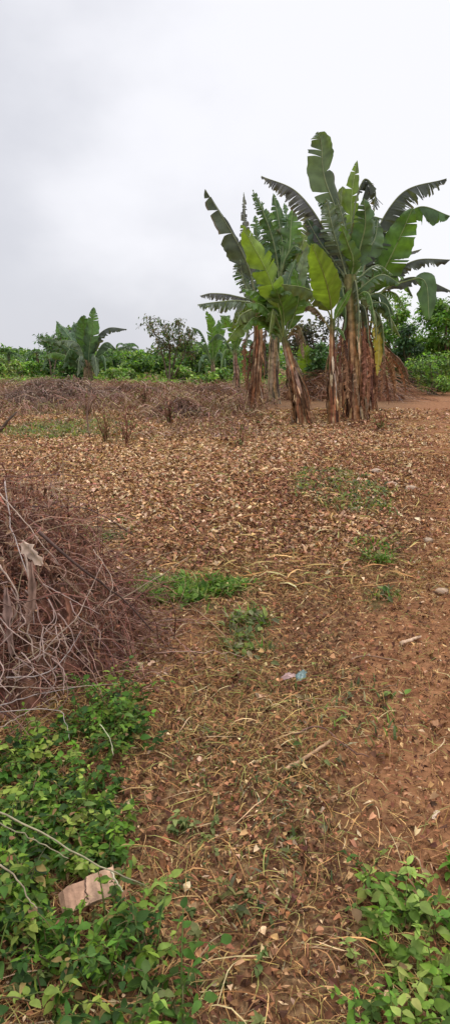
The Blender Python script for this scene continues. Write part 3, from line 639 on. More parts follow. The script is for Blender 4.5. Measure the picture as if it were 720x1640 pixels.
# plant 1 (leftmost trunk)
d = G(405, 662)[1]
b = thing('banana_plant', 'banana plant with the leftmost pale trunk and the long torn leaf slanting up left', 'banana plant', (*G(405, 662), 0), GRP)
stem(b, [(404, 662), (409, 600), (413, 540), (408, 478)], d, 20, SRED, 60, .4)
EXT[0] = (411, 548)
leaf(b, d, [(408, 480), (398, 430), (372, 375), (328, 303)], 50, DGR, 'face', .55, -.5, sides=(1.0, .35), N=(.2, -1, .1), pet=.2, label='long dark tattered leaf')
leaf(b, d, [(410, 490), (400, 440), (392, 370), (390, 308)], 22, PUR, 'face', .6, .5)
leaf(b, d, [(410, 490), (375, 474), (340, 470), (320, 474)], 22, PUR, 'droop', .5, .6, curl=.3)
leaf(b, d, [(410, 495), (385, 482), (345, 484), (316, 488)], 34, GREY, 'droop', .55, -.5)
leaf(b, d, [(412, 500), (398, 470), (388, 445), (384, 415)], 26, GREY, 'face', .8, -.2)
leaf(b, d, [(414, 520), (402, 512), (382, 522), (362, 548)], 34, LITE, 'droop', .1, -.6, fold=.8, label='drooping yellow green leaf')
leaf(b, d, [(414, 500), (405, 495), (385, 505), (378, 520)], 30, OLV, 'droop', .3, -.7)
leaf(b, d, [(412, 498), (425, 470), (445, 480), (455, 505)], 30, MID, 'droop', .2, -.3)
dead(b, d, [(408, 530), (394, 545), (392, 580), (394, 625)], 18, (.27, .13, .07), dz=-.35)
dead(b, d, [(412, 540), (402, 560), (398, 600), (399, 640)], 14, (.20, .10, .065), dz=-.3)
for pts, W, c, kd, tt, dz, fo in [
    ([(410, 500), (395, 490), (378, 500), (370, 530)], 30, OLV, 'droop', .5, .5, .8), ([(412, 500), (424, 490), (436, 505), (440, 545)], 30, DK, 'droop', .4, -.6, .7),
    ([(410, 500), (400, 500), (396, 520), (394, 555)], 26, (.10, .12, .04), 'droop', .5, -.5, .8), ([(410, 485), (396, 455), (386, 430), (392, 400)], 34, DK, 'face', .6, .3, None)]:
    leaf(b, d, pts, W, c, kd, tt, dz, fold=fo)
EXT[0] = None
# plant 2 (dark trunk behind)
d = G(438, 648)[1]
b = thing('banana_plant', 'banana plant with the dark grey trunk, standing second from the left behind', 'banana plant', (*G(438, 648), 0), GRP)
stem(b, [(438, 648), (436, 600), (438, 540), (444, 450)], d, 18, SGRY[::2]+[(.09, .07, .055)], 40, .55)
EXT[0] = (440, 545)
leaf(b, d, [(446, 455), (440, 400), (425, 350), (404, 304)], 34, DK, 'face', .6, -.4, N=(.3, -1, 0))
leaf(b, d, [(446, 455), (452, 400), (445, 350), (437, 310)], 32, DK, 'face', .45, .4)
leaf(b, d, [(446, 450), (462, 400), (465, 365), (468, 335)], 44, MID, 'face', .3, .2)
leaf(b, d, [(446, 460), (475, 410), (490, 375), (500, 350)], 40, OLV, 'face', .35, .5)
leaf(b, d, [(444, 460), (425, 420), (412, 385), (408, 345)], 38, TEAL, 'face', .6, -.6)
leaf(b, d, [(444, 460), (430, 430), (422, 400), (432, 370)], 44, DK, 'face', .4, .6)
leaf(b, d, [(446, 460), (455, 420), (470, 395), (482, 400)], 46, DK, 'droop', .3, -.4, fold=.6)
leaf(b, d, [(446, 460), (470, 440), (488, 445), (500, 470)], 42, MID, 'droop', .3, .5, fold=.7)
leaf(b, d, [(446, 470), (425, 450), (405, 455), (392, 480)], 42, DK, 'droop', .5, .5, fold=.7)
for pts, W, c, kd, tt, dz, fo in [
    ([(444, 470), (440, 430), (452, 385), (475, 360)], 46, DK, 'face', .3, .5, None), ([(444, 470), (460, 440), (488, 410), (512, 400)], 46, DK, 'face', .4, .7, None),
    ([(446, 470), (432, 420), (428, 370), (418, 322)], 24, DK, 'face', .6, .5, None), ([(446, 470), (456, 410), (460, 360), (455, 325)], 26, TEAL, 'face', .6, .3, None),
    ([(446, 480), (474, 452), (496, 440), (512, 462)], 28, DK, 'droop', .5, .4, .8), ([(446, 480), (462, 440), (480, 420), (498, 425)], 26, GREY, 'droop', .6, .2, .8), ([(444, 490), (426, 470), (408, 470), (398, 500)], 26, MID, 'droop', .5, .3, .8),
    ([(444, 470), (425, 440), (400, 420), (386, 440)], 34, DGR, 'droop', .7, .2, .8), ([(444, 480), (430, 455), (415, 430), (418, 400)], 40, TEAL, 'face', .4, -.2, None),
    ([(446, 480), (470, 470), (492, 480), (508, 510)], 34, OLV, 'droop', .3, .3, .8), ([(444, 460), (450, 420), (440, 370), (424, 335)], 40, MID, 'face', .45, .2, None)]:
    leaf(b, d, pts, W, c, kd, tt, dz, fold=fo)
dead(b, d, [(440, 500), (428, 520), (424, 560), (428, 600)], 16, (.16, .12, .09))
EXT[0] = None
# plant 3 (leaning trunk with flaking sheath)
d = G(485, 680)[1]
b = thing('banana_plant', 'banana plant with a short leaning trunk wrapped in flaking tan sheaths', 'banana plant', (*G(485, 680), 0), GRP)
stem(b, [(486, 680), (480, 640), (467, 590), (454, 540)], d, 25, SRED+[(.30, .2, .14)], 150, .15, wtop=.4, slen=(.25, .9))
leaf(b, d, [(454, 545), (448, 500), (428, 438), (386, 360)], 44, LITE, 'face', .22, -1.0, N=(.2, -1, .2), pet=.36, label='broad bright yellow green leaf')
leaf(b, d, [(455, 540), (453, 500), (449, 485), (442, 462)], 46, MID, 'face', 0., -.6, N=(-.2, -1, .3))
leaf(b, d, [(454, 540), (442, 480), (425, 455), (402, 440)], 38, GREY, 'face', .2, -.5, N=(.2, -1, .5))
leaf(b, d, [(456, 540), (465, 490), (480, 440), (492, 392)], 24, GREY, 'face', .3, -.4, ribc=(.28, .32, .2))
leaf(b, d, [(453, 545), (440, 520), (425, 505), (405, 512)], 26, OLV, 'droop', .2, -.5)
leaf(b, d, [(453, 548), (443, 535), (432, 525), (422, 522)], 14, GREY, 'droop', .2, .3)
leaf(b, d, [(455, 545), (425, 490), (440, 462), (468, 470)], 28, MID, 'droop', .1, -.6, fold=.9)
leaf(b, d, [(455, 545), (470, 505), (478, 470), (470, 430)], 30, MID, 'face', .2, -.3)
leaf(b, d, [(455, 548), (438, 512), (418, 488), (392, 486)], 34, MID, 'droop', .2, -.8, fold=.8)
dead(b, d, [(458, 545), (470, 535), (482, 545), (486, 575)], 20, (.33, .24, .17))
dead(b, d, [(458, 560), (474, 580), (484, 605), (490, 640)], 12, (.42, .32, .23))
dead(b, d, [(458, 560), (468, 590), (470, 620), (474, 655)], 16, (.30, .19, .12))
for pts, W, c, kd, tt, dz, fo in [
    ([(454, 545), (438, 500), (415, 470), (388, 462)], 34, MID, 'droop', .25, -.4, .7), ([(454, 548), (430, 520), (408, 508), (388, 528)], 32, MID, 'droop', .3, -.7, .8),
    ([(455, 545), (462, 500), (478, 478), (500, 490)], 34, MID, 'droop', .25, .5, .75), ([(455, 545), (440, 505), (436, 498), (430, 540)], 30, OLV, 'droop', .3, -.9, .8),
    ([(455, 545), (450, 500), (460, 450), (474, 415)], 30, DK, 'face', .35, .6, None), ([(455, 550), (470, 525), (480, 525), (490, 556)], 20, (.2, .14, .06), 'droop', .6, -.3, .9)]:
    leaf(b, d, pts, W, c, kd, tt, dz, fold=fo)
# plant 4 (slender with broad light leaf)
d = G(534, 681)[1]
b = thing('banana_plant', 'slender banana plant with one broad upright light green leaf and a thin brown stem', 'banana plant', (*G(534, 668), 0), GRP)
stem(b, [(535, 668), (532, 620), (531, 570), (531, 510)], d, 15, SRED, 45, wtop=.45)
leaf(b, d, [(531, 515), (528, 480), (518, 440), (498, 390)], 45, (.12, .185, .022), 'face', 0., -2.0, N=(-.1, -1, .15), pet=.16, label='broad upright light green leaf')
leaf(b, d, [(531, 512), (515, 480), (490, 462), (450, 455)], 40, OLV, 'droop', .1, -1.0, fold=.75, N=(.2, -.7, 1))
leaf(b, d, [(532, 520), (540, 500), (552, 480), (562, 462)], 12, MID, 'face', 0, -.2)
leaf(b, d, [(531, 530), (540, 525), (548, 532), (552, 545)], 10, MID, 'droop', 0, -.2)
leaf(b, d, [(529, 530), (510, 500), (495, 490), (480, 500)], 18, (.2, .13, .06), 'droop', .5, .3, label='browning drooping leaf')
# plant 5 (tall main)
d = G(572, 676)[1]
b = thing('banana_plant', 'tallest banana plant, thick reddish brown trunk and a leaf reaching highest into the sky', 'banana plant', (*G(572, 676), 0), GRP)
stem(b, [(572, 676), (570, 620), (566, 540), (560, 440)], d, 30, SRED, 170, .6, wtop=.6)
EXT[0] = (565, 575)
leaf(b, d, [(560, 450), (545, 360), (519, 285), (514, 232), (508, 211)], 44, (.10, .14, .07), 'face', .5, -.3, N=(.1, -1, .1), pet=.25, label='highest leaf, upright and torn at the tip')
leaf(b, d, [(562, 450), (561, 380), (563, 310), (571, 257)], 26, LITE, 'face', .1, .3, label='rolled new yellow green leaf')
leaf(b, d, [(560, 450), (550, 380), (545, 330), (548, 298)], 34, OLV, 'face', .25, .4)
leaf(b, d, [(562, 430), (566, 340), (582, 288), (600, 306), (597, 335)], 46, DGR, 'droop', .75, -.2, pet=.35, fold=.9)
leaf(b, d, [(556, 455), (520, 370), (475, 308), (418, 282)], 46, PUR, 'droop', .75, -.4, pet=.08, fold=1.1, label='arching purplish grey leaf with a comb like fringe')
leaf(b, d, [(556, 460), (545, 410), (532, 365), (522, 318)], 50, GREY, 'face', .5, -.5)
leaf(b, d, [(556, 460), (535, 420), (510, 385), (490, 350)], 34, (.05, .09, .055), 'face', .45, -.3)
leaf(b, d, [(562, 460), (575, 400), (584, 360), (582, 318)], 50, (.075, .14, .05), 'face', .4, -.5)
leaf(b, d, [(562, 460), (590, 400), (600, 380), (604, 350)], 40, DK, 'face', .3, .4)
leaf(b, d, [(560, 465), (565, 420), (556, 390), (545, 360)], 34, MID, 'face', .3, -.7, N=(0, -1, .4))
leaf(b, d, [(560, 470), (580, 440), (604, 425), (628, 440)], 30, DK, 'droop', .5, .6, fold=.6)
leaf(b, d, [(558, 470), (540, 430), (528, 425), (512, 442)], 26, DK, 'droop', .5, .7, fold=.6)
leaf(b, d, [(558, 480), (548, 460), (553, 500), (548, 540)], 20, DK, 'droop', .3, -.4)
dead(b, d, [(560, 500), (548, 530), (545, 580), (548, 640)], 16, (.24, .12, .08), dz=-.3)
dead(b, d, [(566, 540), (560, 570), (556, 610), (560, 650)], 18, (.38, .22, .12), dz=-.5)
dead(b, d, [(570, 510), (582, 540), (586, 590), (582, 640)], 20, (.30, .14, .09), dz=-.4)
dead(b, d, [(562, 470), (555, 500), (553, 540), (556, 580)], 16, (.12, .07, .05), dz=-.3)
for pts, W, c, kd, tt, dz, fo in [
    ([(560, 480), (530, 455), (505, 400), (498, 350)], 38, MID, 'face', .45, .7, None), ([(560, 480), (545, 440), (565, 370), (600, 335)], 36, GREY, 'face', .4, .6, None),
    ([(562, 490), (585, 455), (612, 440), (640, 455)], 34, DK, 'droop', .4, -.3, .8), ([(560, 490), (540, 470), (512, 462), (490, 480)], 34, DK, 'droop', .4, .3, .8),
    ([(562, 520), (575, 490), (585, 500), (590, 550)], 22, (.06, .08, .04), 'droop', .5, -.5, .9), ([(558, 520), (545, 500), (540, 520), (538, 560)], 20, (.06, .07, .04), 'droop', .6, -.4, .9),
    ([(562, 480), (568, 450), (574, 500), (572, 560)], 18, (.10, .12, .06), 'droop', .5, -.6, .9), ([(560, 480), (552, 420), (515, 372), (492, 392)], 30, GREY, 'droop', .6, .6, .7)]:
    leaf(b, d, pts, W, c, kd, tt, dz, fold=fo)
for pts, W, c, kd, tt, dz, fo in [
    ([(560, 460), (548, 400), (530, 345), (506, 318)], 26, DK, 'face', .6, .3, None), ([(560, 460), (556, 400), (548, 350), (538, 318)], 26, GREY, 'face', .6, -.2, None),
    ([(562, 460), (570, 390), (590, 350), (612, 350)], 26, DK, 'droop', .6, .2, .8), ([(560, 480), (535, 450), (512, 440), (500, 470)], 24, DK, 'droop', .6, .5, .9),
    ([(562, 500), (548, 478), (540, 485), (534, 525)], 20, OLV, 'droop', .5, -.3, .9), ([(564, 500), (578, 470), (592, 475), (600, 520)], 22, MID, 'droop', .5, -.6, .9)]:
    leaf(b, d, pts, W, c, kd, tt, dz, fold=fo)
for pts, c in [([(564, 560), (545, 585), (534, 620), (530, 660)], (.30, .15, .08)), ([(562, 540), (556, 580), (546, 620), (544, 664)], (.40, .24, .14)), ([(564, 560), (580, 590), (580, 630), (584, 668)], (.24, .11, .06)), ([(562, 500), (552, 545), (556, 590), (552, 640)], (.34, .18, .10)), ([(562, 520), (572, 560), (570, 600), (574, 655)], (.42, .27, .16)), ([(566, 520), (590, 560), (592, 610), (588, 650)], (.30, .14, .08)), ([(556, 520), (540, 560), (538, 600), (540, 655)], (.28, .15, .09)), ([(560, 540), (564, 580), (560, 620), (566, 668)], (.20, .10, .06))]:
    dead(b, d, pts, 15, c, dz=-.45)
EXT[0] = None
# plant 6 (right, spreading)
d = G(594, 664)[1]
b = thing('banana_plant', 'banana plant with a hanging yellow leaf and long leaves spreading right beyond the thickest trunk', 'banana plant', (*G(594, 664), 0), GRP)
stem(b, [(594, 662), (590, 610), (586, 550), (582, 480)], d, 18, SRED, 80, .25)
EXT[0] = (588, 570)
leaf(b, d, [(582, 490), (610, 440), (635, 390), (660, 332)], 54, (.08, .165, .026), 'face', .12, -.7, N=(-.2, -1, .1), pet=.15, label='broad whole green leaf pointing up right')
leaf(b, d, [(578, 485), (590, 400), (640, 312), (714, 286)], 58, DGR, 'droop', .75, -.4, fold=1.1, label='long arching fringed leaf at upper right')
leaf(b, d, [(582, 485), (625, 380), (668, 332), (720, 346)], 50, (.07, .14, .045), 'droop', .35, .6, pet=.5, fold=1.25)
leaf(b, d, [(582, 490), (620, 425), (645, 408), (674, 399)], 12, PUR, 'droop', .3, .5, pet=.45)
leaf(b, d, [(582, 492), (620, 445), (665, 417), (722, 416)], 28, DGR, 'droop', .6, -.2, pet=.3, label='long dark drooping leaf beside the lowest one')
leaf(b, d, [(582, 495), (620, 462), (665, 444), (730, 470)], 30, DGR, 'droop', .4, .3, pet=.3)
leaf(b, d, [(605, 475), (650, 450), (680, 452), (686, 512)], 34, (.075, .15, .04), 'face', .0, -.5, pet=.45, label='leaf end hanging straight down')
leaf(b, d, [(580, 490), (600, 470), (618, 478), (630, 505)], 34, DK, 'droop', .3, -.3)
leaf(b, d, [(584, 500), (600, 500), (612, 525), (614, 570)], 24, (.09, .12, .035), 'droop', .5, -.5, fold=.9)
leaf(b, d, [(582, 490), (612, 450), (640, 440), (660, 475)], 30, MID, 'droop', .4, .4, fold=.8)
leaf(b, d, [(582, 500), (605, 440), (622, 400), (628, 360)], 40, MID, 'face', .3, .3)
leaf(b, d, [(580, 490), (565, 462), (590, 440), (612, 425)], 44, DK, 'face', .2, .6)
leaf(b, d, [(584, 500), (605, 490), (625, 510), (640, 540)], 20, OLV, 'droop', .3, -.4)
leaf(b, d, [(590, 515), (602, 520), (606, 555), (603, 602)], 17, (.42, .33, .03), 'face', .15, -.6, name='yellow_leaf', label='hanging withered yellow leaf', ribc=(.5, .45, .12))
dead(b, d, [(588, 520), (610, 540), (616, 580), (614, 630)], 16, (.33, .2, .13), dz=-.3)
dead(b, d, [(590, 530), (598, 570), (596, 610), (598, 650)], 18, (.23, .11, .08), dz=-.4)
dead(b, d, [(590, 530), (622, 560), (645, 585), (656, 618)], 12, (.18, .11, .07), .4, .3, 'bent brown stalk leaning right')
dead(b, d, [(590, 530), (615, 570), (628, 600), (632, 640)], 14, (.28, .15, .09), .6, .3)
for pts, W, c, kd, tt, dz, fo in [
    ([(582, 490), (600, 450), (625, 425), (655, 428)], 24, DK, 'droop', .5, .4, .9), ([(584, 495), (604, 470), (632, 470), (650, 500)], 26, MID, 'droop', .5, .5, .9),
    ([(584, 500), (600, 485), (620, 492), (628, 535)], 22, DK, 'droop', .5, -.6, .9), ([(580, 490), (596, 420), (612, 370), (632, 345)], 30, DK, 'face', .6, .5, None),
    ([(580, 490), (585, 430), (600, 380), (596, 340)], 28, TEAL, 'face', .5, .2, None), ([(584, 505), (590, 490), (600, 505), (602, 545)], 18, (.12, .14, .05), 'droop', .5, -.6, .9)]:
    leaf(b, d, pts, W, c, kd, tt, dz, fold=fo)
for pts, w_, c, dz in [([(590, 545), (606, 560), (612, 600), (610, 640)], 18, (.34, .17, .09), -.5), ([(590, 540), (618, 560), (630, 590), (634, 632)], 18, (.40, .23, .12), .1), ([(588, 540), (600, 575), (604, 615), (600, 655)], 16, (.24, .11, .06), -.6),
    ([(590, 548), (628, 575), (645, 600), (650, 634)], 14, (.30, .15, .08), .5), ([(590, 545), (612, 585), (620, 615), (622, 648)], 16, (.22, .10, .06), .0), ([(586, 550), (584, 590), (590, 630), (588, 662)], 14, (.36, .2, .11), -.6)]:
    dead(b, d, pts, w_, c, .75, dz)
EXT[0] = None
# plant 7 : trunk between 4 and 5, back
d = G(550, 655)[1]
b = thing('banana_plant', 'banana plant hidden mostly behind the thickest trunk, leaves low and dark', 'banana plant', (*G(550, 655), 0), GRP)
stem(b, [(549, 656), (550, 600), (552, 540), (556, 490)], d, 14, SRED, 60)
leaf(b, d, [(556, 495), (575, 470), (598, 480), (612, 520)], 34, DK, 'droop', .2, .3)
leaf(b, d, [(556, 495), (545, 450), (530, 430), (508, 440)], 36, DK, 'droop', .4, .3)
leaf(b, d, [(556, 495), (570, 440), (600, 400), (630, 375)], 40, DK, 'face', .2, .7)
leaf(b, d, [(556, 500), (560, 480), (575, 500), (578, 540)], 24, MID, 'droop', .2, -.4)
# suckers
d = G(500, 640)[1]
b = thing('banana_sucker', 'low young banana shoot between the leaning and the slender trunks', 'banana shoot', (*G(500, 640), 0))
stem(b, [(497, 640), (496, 625), (495, 610)], d, 7, SGRY, 6)
leaf(b, d, [(495, 612), (492, 590), (489, 570), (482, 550)], 30, LITE, 'face', .15, -.4)
leaf(b, d, [(495, 612), (485, 585), (472, 572), (458, 575)], 30, GREY, 'droop', .2, .3)
leaf(b, d, [(495, 612), (503, 590), (512, 580), (522, 590)], 18, MID, 'droop', .2, .3)
d = G(652, 622)[1]
b = thing('banana_sucker', 'small banana shoot with a light upright leaf at the right of the rust red mound', 'banana shoot', (*G(652, 622), 0))
stem(b, [(653, 622), (653, 612), (654, 600)], d, 5, SGRY, 4)
leaf(b, d, [(654, 602), (656, 585), (662, 565), (668, 545)], 13, (.13, .2, .06), 'face', .0, -.4)
leaf(b, d, [(654, 602), (645, 590), (634, 588), (625, 592)], 10, LITE, 'droop', .1, .2)
leaf(b, d, [(654, 602), (668, 590), (678, 588), (686, 594)], 10, MID, 'droop', .1, .2)
# far banana plants
d = G(140, 613)[1]*.93
b = thing('banana_plant', 'lone banana plant standing far off at left with one tall upright leaf', 'banana plant', (*P(140, 613, d)[:2], 0))
stem(b, [(142, 617), (141, 600), (141, 585), (141, 570)], d, 16, SGRY, 20)
for pts, W, c, kd, tt, dz in [
    ([(142, 600), (143, 560), (148, 525), (150, 492)], 16, TEAL, 'face', .1, -1.5), ([(141, 600), (138, 560), (135, 530), (134, 505)], 20, (.06, .12, .035), 'face', .1, -1),
    ([(140, 600), (128, 570), (122, 540), (118, 515)], 14, TEAL, 'face', .3, 1), ([(142, 600), (150, 550), (172, 526), (203, 527)], 16, DGR, 'droop', .3, -1),
    ([(143, 600), (158, 560), (172, 548), (187, 560)], 15, DK, 'droop', .3, 1), ([(140, 600), (125, 560), (108, 535), (90, 514)], 12, TEAL, 'face', .5, 1),
    ([(140, 600), (118, 565), (90, 545), (62, 541)], 14, DK, 'droop', .6, 1.5), ([(140, 600), (115, 575), (88, 565), (68, 572)], 14, MID, 'droop', .5, -1),
    ([(138, 600), (122, 580), (110, 570), (100, 590)], 18, TEAL, 'droop', .3, -1), ([(140, 600), (135, 575), (128, 570), (124, 604)], 20, GREY, 'droop', .2, -2),
    ([(140, 600), (126, 570), (112, 560), (102, 580)], 16, DK, 'droop', .4, -2), ([(141, 600), (132, 560), (124, 535), (126, 512)], 14, DK, 'face', .4, 1),
    ([(141, 600), (128, 555), (108, 545), (88, 548)], 14, GREY, 'droop', .5, -1), ([(142, 600), (156, 575), (166, 570), (170, 596)], 15, TEAL, 'droop', .3, -1.5),
    ([(142, 600), (148, 570), (153, 575), (155, 604)], 18, GREY, 'droop', .2, -2), ([(142, 600), (160, 580), (175, 572), (182, 585)], 14, MID, 'droop', .3, 0),
    ([(140, 600), (132, 550), (120, 530), (104, 528)], 14, DK, 'droop', .5, 2), ([(140, 600), (120, 560), (105, 552), (86, 560)], 18, DK, 'droop', .5, 2)]:
    leaf(b, d, pts, W*1.5, c, kd, tt, dz, rmid=.012)
d = 33
b = thing('banana_plant', 'half hidden banana plant right behind the leftmost trunk of the clump', 'banana plant', (*P(376, 615, d)[:2], 0))
stem(b, [(378, 625), (378, 605), (377, 585), (376, 560)], d, 11, SGRY, 14)
for pts, W, c, kd, tt, dz in [
    ([(376, 575), (374, 540), (366, 515), (352, 505)], 16, MID, 'face', .5, -1), ([(376, 575), (362, 545), (348, 535), (334, 548)], 18, DK, 'droop', .5, 1),
    ([(376, 575), (384, 535), (388, 510), (394, 488)], 18, MID, 'face', .4, -1), ([(376, 575), (390, 550), (402, 545), (412, 565)], 18, TEAL, 'droop', .4, 0),
    ([(376, 575), (366, 560), (358, 565), (354, 592)], 16, MID, 'droop', .4, -1), ([(376, 575), (386, 560), (392, 568), (394, 600)], 16, DK, 'droop', .4, -1), ([(376, 575), (378, 540), (380, 520), (376, 500)], 15, TEAL, 'face', .4, 0)]:
    leaf(b, d, pts, W, c, kd, tt, dz, rmid=.012)
d = 57
b = thing('banana_plant', 'smaller far banana plant crowded against the left side of the lone tall leaved one', 'banana plant', (*P(98, 612, d)[:2], 0))
stem(b, [(100, 615), (100, 600), (99, 585), (98, 575)], d, 9, SGRY, 10)
for pts, W, c, kd, tt, dz in [
    ([(98, 590), (98, 560), (96, 540), (92, 516)], 16, TEAL, 'face', .3, -1), ([(98, 590), (85, 560), (75, 548), (60, 548)], 18, MID, 'droop', .5, 1),
    ([(98, 590), (108, 555), (112, 538), (110, 520)], 16, MID, 'face', .3, -1), ([(98, 590), (84, 572), (74, 572), (68, 592)], 18, TEAL, 'droop', .3, 0),
    ([(98, 590), (112, 570), (118, 570), (122, 595)], 18, DK, 'droop', .3, -1), ([(98, 590), (88, 560), (80, 545), (74, 536)], 14, DK, 'face', .5, 0)]:
    leaf(b, d, pts, W, c, kd, tt, dz, rmid=.012)
d = 44
b = thing('banana_plant', 'far banana plant peeking out left of the clump, under its lowest drooping leaves', 'banana plant', (*P(340, 612, d)[:2], 0))
stem(b, [(342, 622), (342, 605), (341, 590), (340, 575)], d, 9, SGRY, 10)
for pts, W, c, kd, tt, dz in [
    ([(341, 590), (340, 550), (338, 520), (330, 498)], 18, MID, 'face', .3, -1), ([(341, 590), (330, 550), (320, 530), (306, 524)], 12, DK, 'droop', .6, 1),
    ([(341, 590), (330, 560), (318, 548), (304, 548)], 12, DK, 'droop', .5, -1), ([(341, 590), (348, 545), (356, 520), (368, 505)], 18, MID, 'face', .2, 0),
    ([(341, 590), (356, 560), (368, 550), (380, 556)], 16, MID, 'droop', .2, -1), ([(341, 590), (348, 565), (358, 570), (362, 596)], 16, TEAL, 'droop', .2, -1),
    ([(341, 590), (332, 570), (322, 572), (318, 596)], 16, TEAL, 'droop', .3, -1), ([(341, 590), (342, 560), (346, 540), (350, 512)], 18, TEAL, 'face', .3, 1)]:
    leaf(b, d, pts, W, c, kd, tt, dz, rmid=.012)
# ---------------------------------------------------------------- bushes and trees behind
TLB = [leaf_t(.55, .3, .3, 0, 4), leaf_t(.4, .2, .5, 0, 4), leaf_t(.7, .4, .1, 0, 4)]
def bush(name, label, cat_, px, pbase, ptop, w, d, nl, ls, pal, group=None, clumps=28, gap=.5, low=.05, stems=6, mat=None, dens=None, lit=.0):
    c = P(px, pbase, d); W = w/F*d*.5; z1 = P(px, ptop, d)[2]; H = z1
    b = thing(name, label, cat_, (c[0], d, 0), group)
    # clump centres
    cc = []
    while len(cc) < clumps:
        u = R.uniform(-1, 1, 3)
        if (u**2).sum() > 1 or (u**2).sum() < .12: continue
        zz = low+(1-low)*(u[2]*.5+.5); cc.append((u[0]*W*(.9-.25*abs(zz-.4)), u[1]*W*.8, zz*H*1.0))
    cc = np.array(cc); cr = (.20+.22*R.random(clumps))*min(W, H*.6)*1.15
    i = R.integers(0, clumps, nl); v = nrm(R.normal(size=(nl, 3)))*(R.random(nl)**.45)[:, None]
    pos = cc[i]+v*cr[i][:, None]*np.array([1.15, 1.15, .8])+np.array([c[0], d, 0]); pos[:, 2] = np.maximum(pos[:, 2], .08)
    tone = 1+.28*R.normal(size=clumps)
    col = np.clip(pick(pal, nl, .22)*np.clip(tone, .5, 1.6)[i][:, None], .006, .8)
    out = nrm(v+np.array([0, 0, .6])); yaw = np.arctan2(out[:, 1], out[:, 0])+R.normal(size=nl)*.7
    rot = rotz(yaw) @ roty(.1+R.normal(size=nl)*.55) @ rotx(R.normal(size=nl)*.6)
    a = Acc(); sz = ls*(.6+.8*R.random(nl)); kk = R.integers(0, 3, nl)
    for q in range(3):
        s = kk == q; scat(a, TLB[q], pos[s], rot[s], np.repeat(sz[s, None], 3, 1), col[s])
    a.build('crown', mat or M_DARK, b)
    k = 7; t = np.linspace(0, 1, k); n = min(stems*3, clumps); tgt = cc[:n]+np.array([c[0], d, 0])
    base = np.stack([c[0]+.12*W*R.normal(size=n), d+.12*W*R.normal(size=n), np.full(n, -.05)], 1)
    pts = base[:, None]*(1-t)[None, :, None]+tgt[:, None]*t[None, :, None]
    pts[:, :, 0] += (np.sin(t*3)*.05*W)[None]; pts[:, :, 2] += (np.sin(t*3.14)*.1*H)[None]
    V, Fc, c3 = tubes(pts, np.outer(H*(.010+.008*R.random(n)), 1-.75*t), pick([(.16, .12, .08), (.22, .17, .11)], n), 5)
    a = Acc(); a.add(V, Fc, c3); a.build('trunk', M_BARK, b)
    return b
BRI = [(0.130, 0.260, 0.039), (0.182, 0.319, 0.052), (0.085, 0.182, 0.029), (0.260, 0.364, 0.091)]
DRK = [(0.058, 0.130, 0.039), (0.085, 0.169, 0.052), (0.039, 0.091, 0.031), (0.130, 0.208, 0.072)]
YG = [(0.143, 0.221, 0.046), (0.208, 0.273, 0.078), (0.091, 0.169, 0.039), (0.286, 0.312, 0.130)]
OLB = [(0.078, 0.111, 0.046), (0.117, 0.130, 0.065), (0.046, 0.072, 0.033), (0.182, 0.130, 0.091)]
G2 = 'bushes in the green belt behind the plot'
bush('bush', 'yellow green bush at the far left end of the green belt', 'bush', 14, 612, 576, 60, 56, 1500, .26, YG, G2)
bush('bush', 'mid green bush left of the lone banana plant', 'bush', 62, 612, 578, 64, 58, 1700, .26, BRI+DRK[:1], G2)
bush('bush', 'dark bush directly behind the lone banana plant', 'bush', 108, 612, 552, 70, 58, 1600, .28, DRK, G2)
bush('bush', 'rounded dark bush at the foot of the lone banana plant, on its left', 'bush', 118, 615, 574, 60, 50, 1900, .22, DRK+BRI[:1], G2)
bush('bush', 'dark green bush just right of the lone banana plant', 'bush', 178, 610, 562, 62, 60, 1800, .28, DRK+BRI[:1], G2)
bush('bush', 'light edged bush midway between the lone banana plant and the sparse tree', 'bush', 218, 612, 560, 56, 56, 1700, .26, BRI+DRK[:2], G2)
bush('bush', 'low yellowish bush in front of the dark one beside the lone banana plant', 'bush', 190, 614, 590, 70, 50, 1400, .2, YG+BRI, G2)
bush('bush', 'bush behind the sparse leafy tree', 'bush', 262, 612, 560, 60, 60, 1700, .27, DRK+BRI, G2)
bush('bush', 'bush between the sparse tree and the far banana plant', 'bush', 308, 612, 548, 56, 56, 1700, .27, BRI+DRK[:2], G2)
bush('bush', 'low light bush at the foot of the sparse tree', 'bush', 292, 615, 588, 70, 48, 1400, .2, YG+BRI, G2)
bush('bush', 'bush right behind the far banana plant', 'bush', 362, 612, 540, 60, 54, 1700, .27, DRK+BRI, G2)
bush('bush', 'low grassy green bush beneath the far banana plant', 'bush', 345, 616, 590, 80, 42, 1400, .18, BRI+YG, G2)
bush('bush', 'green bush seen between the two leftmost trunks of the clump', 'bush', 418, 614, 548, 56, 46, 1700, .25, DRK+BRI[:2], G2)
bush('shrub', 'glossy speckled shrub behind the slender banana plant', 'shrub', 500, 612, 500, 84, 30, 2600, .16, [(.05, .06, .03), (.08, .09, .05), (.03, .04, .02), (.12, .10, .07)], None, 34)
bush('bush', 'dark green bush low behind the slender banana plant', 'bush', 515, 616, 545, 50, 27, 1400, .14, DRK, G2)
bush('bush', 'tall leafy bush directly right of the yellow hanging leaf', 'bush', 628, 606, 476, 74, 38, 3600, .2, BRI, G2, 34)
bush('bush', 'very dark glossy bush filling the gap before the bright bushes', 'bush', 646, 606, 515, 50, 34, 2000, .17, [(.02, .05, .02), (.035, .08, .03), (.05, .10, .03)], G2)
bush('bush', 'bright fresh green bush at the right edge', 'bush', 702, 606, 466, 104, 35.5, 6500, .19, [(.13, .26, .035), (.09, .20, .03), (.19, .31, .06)], G2, 44)
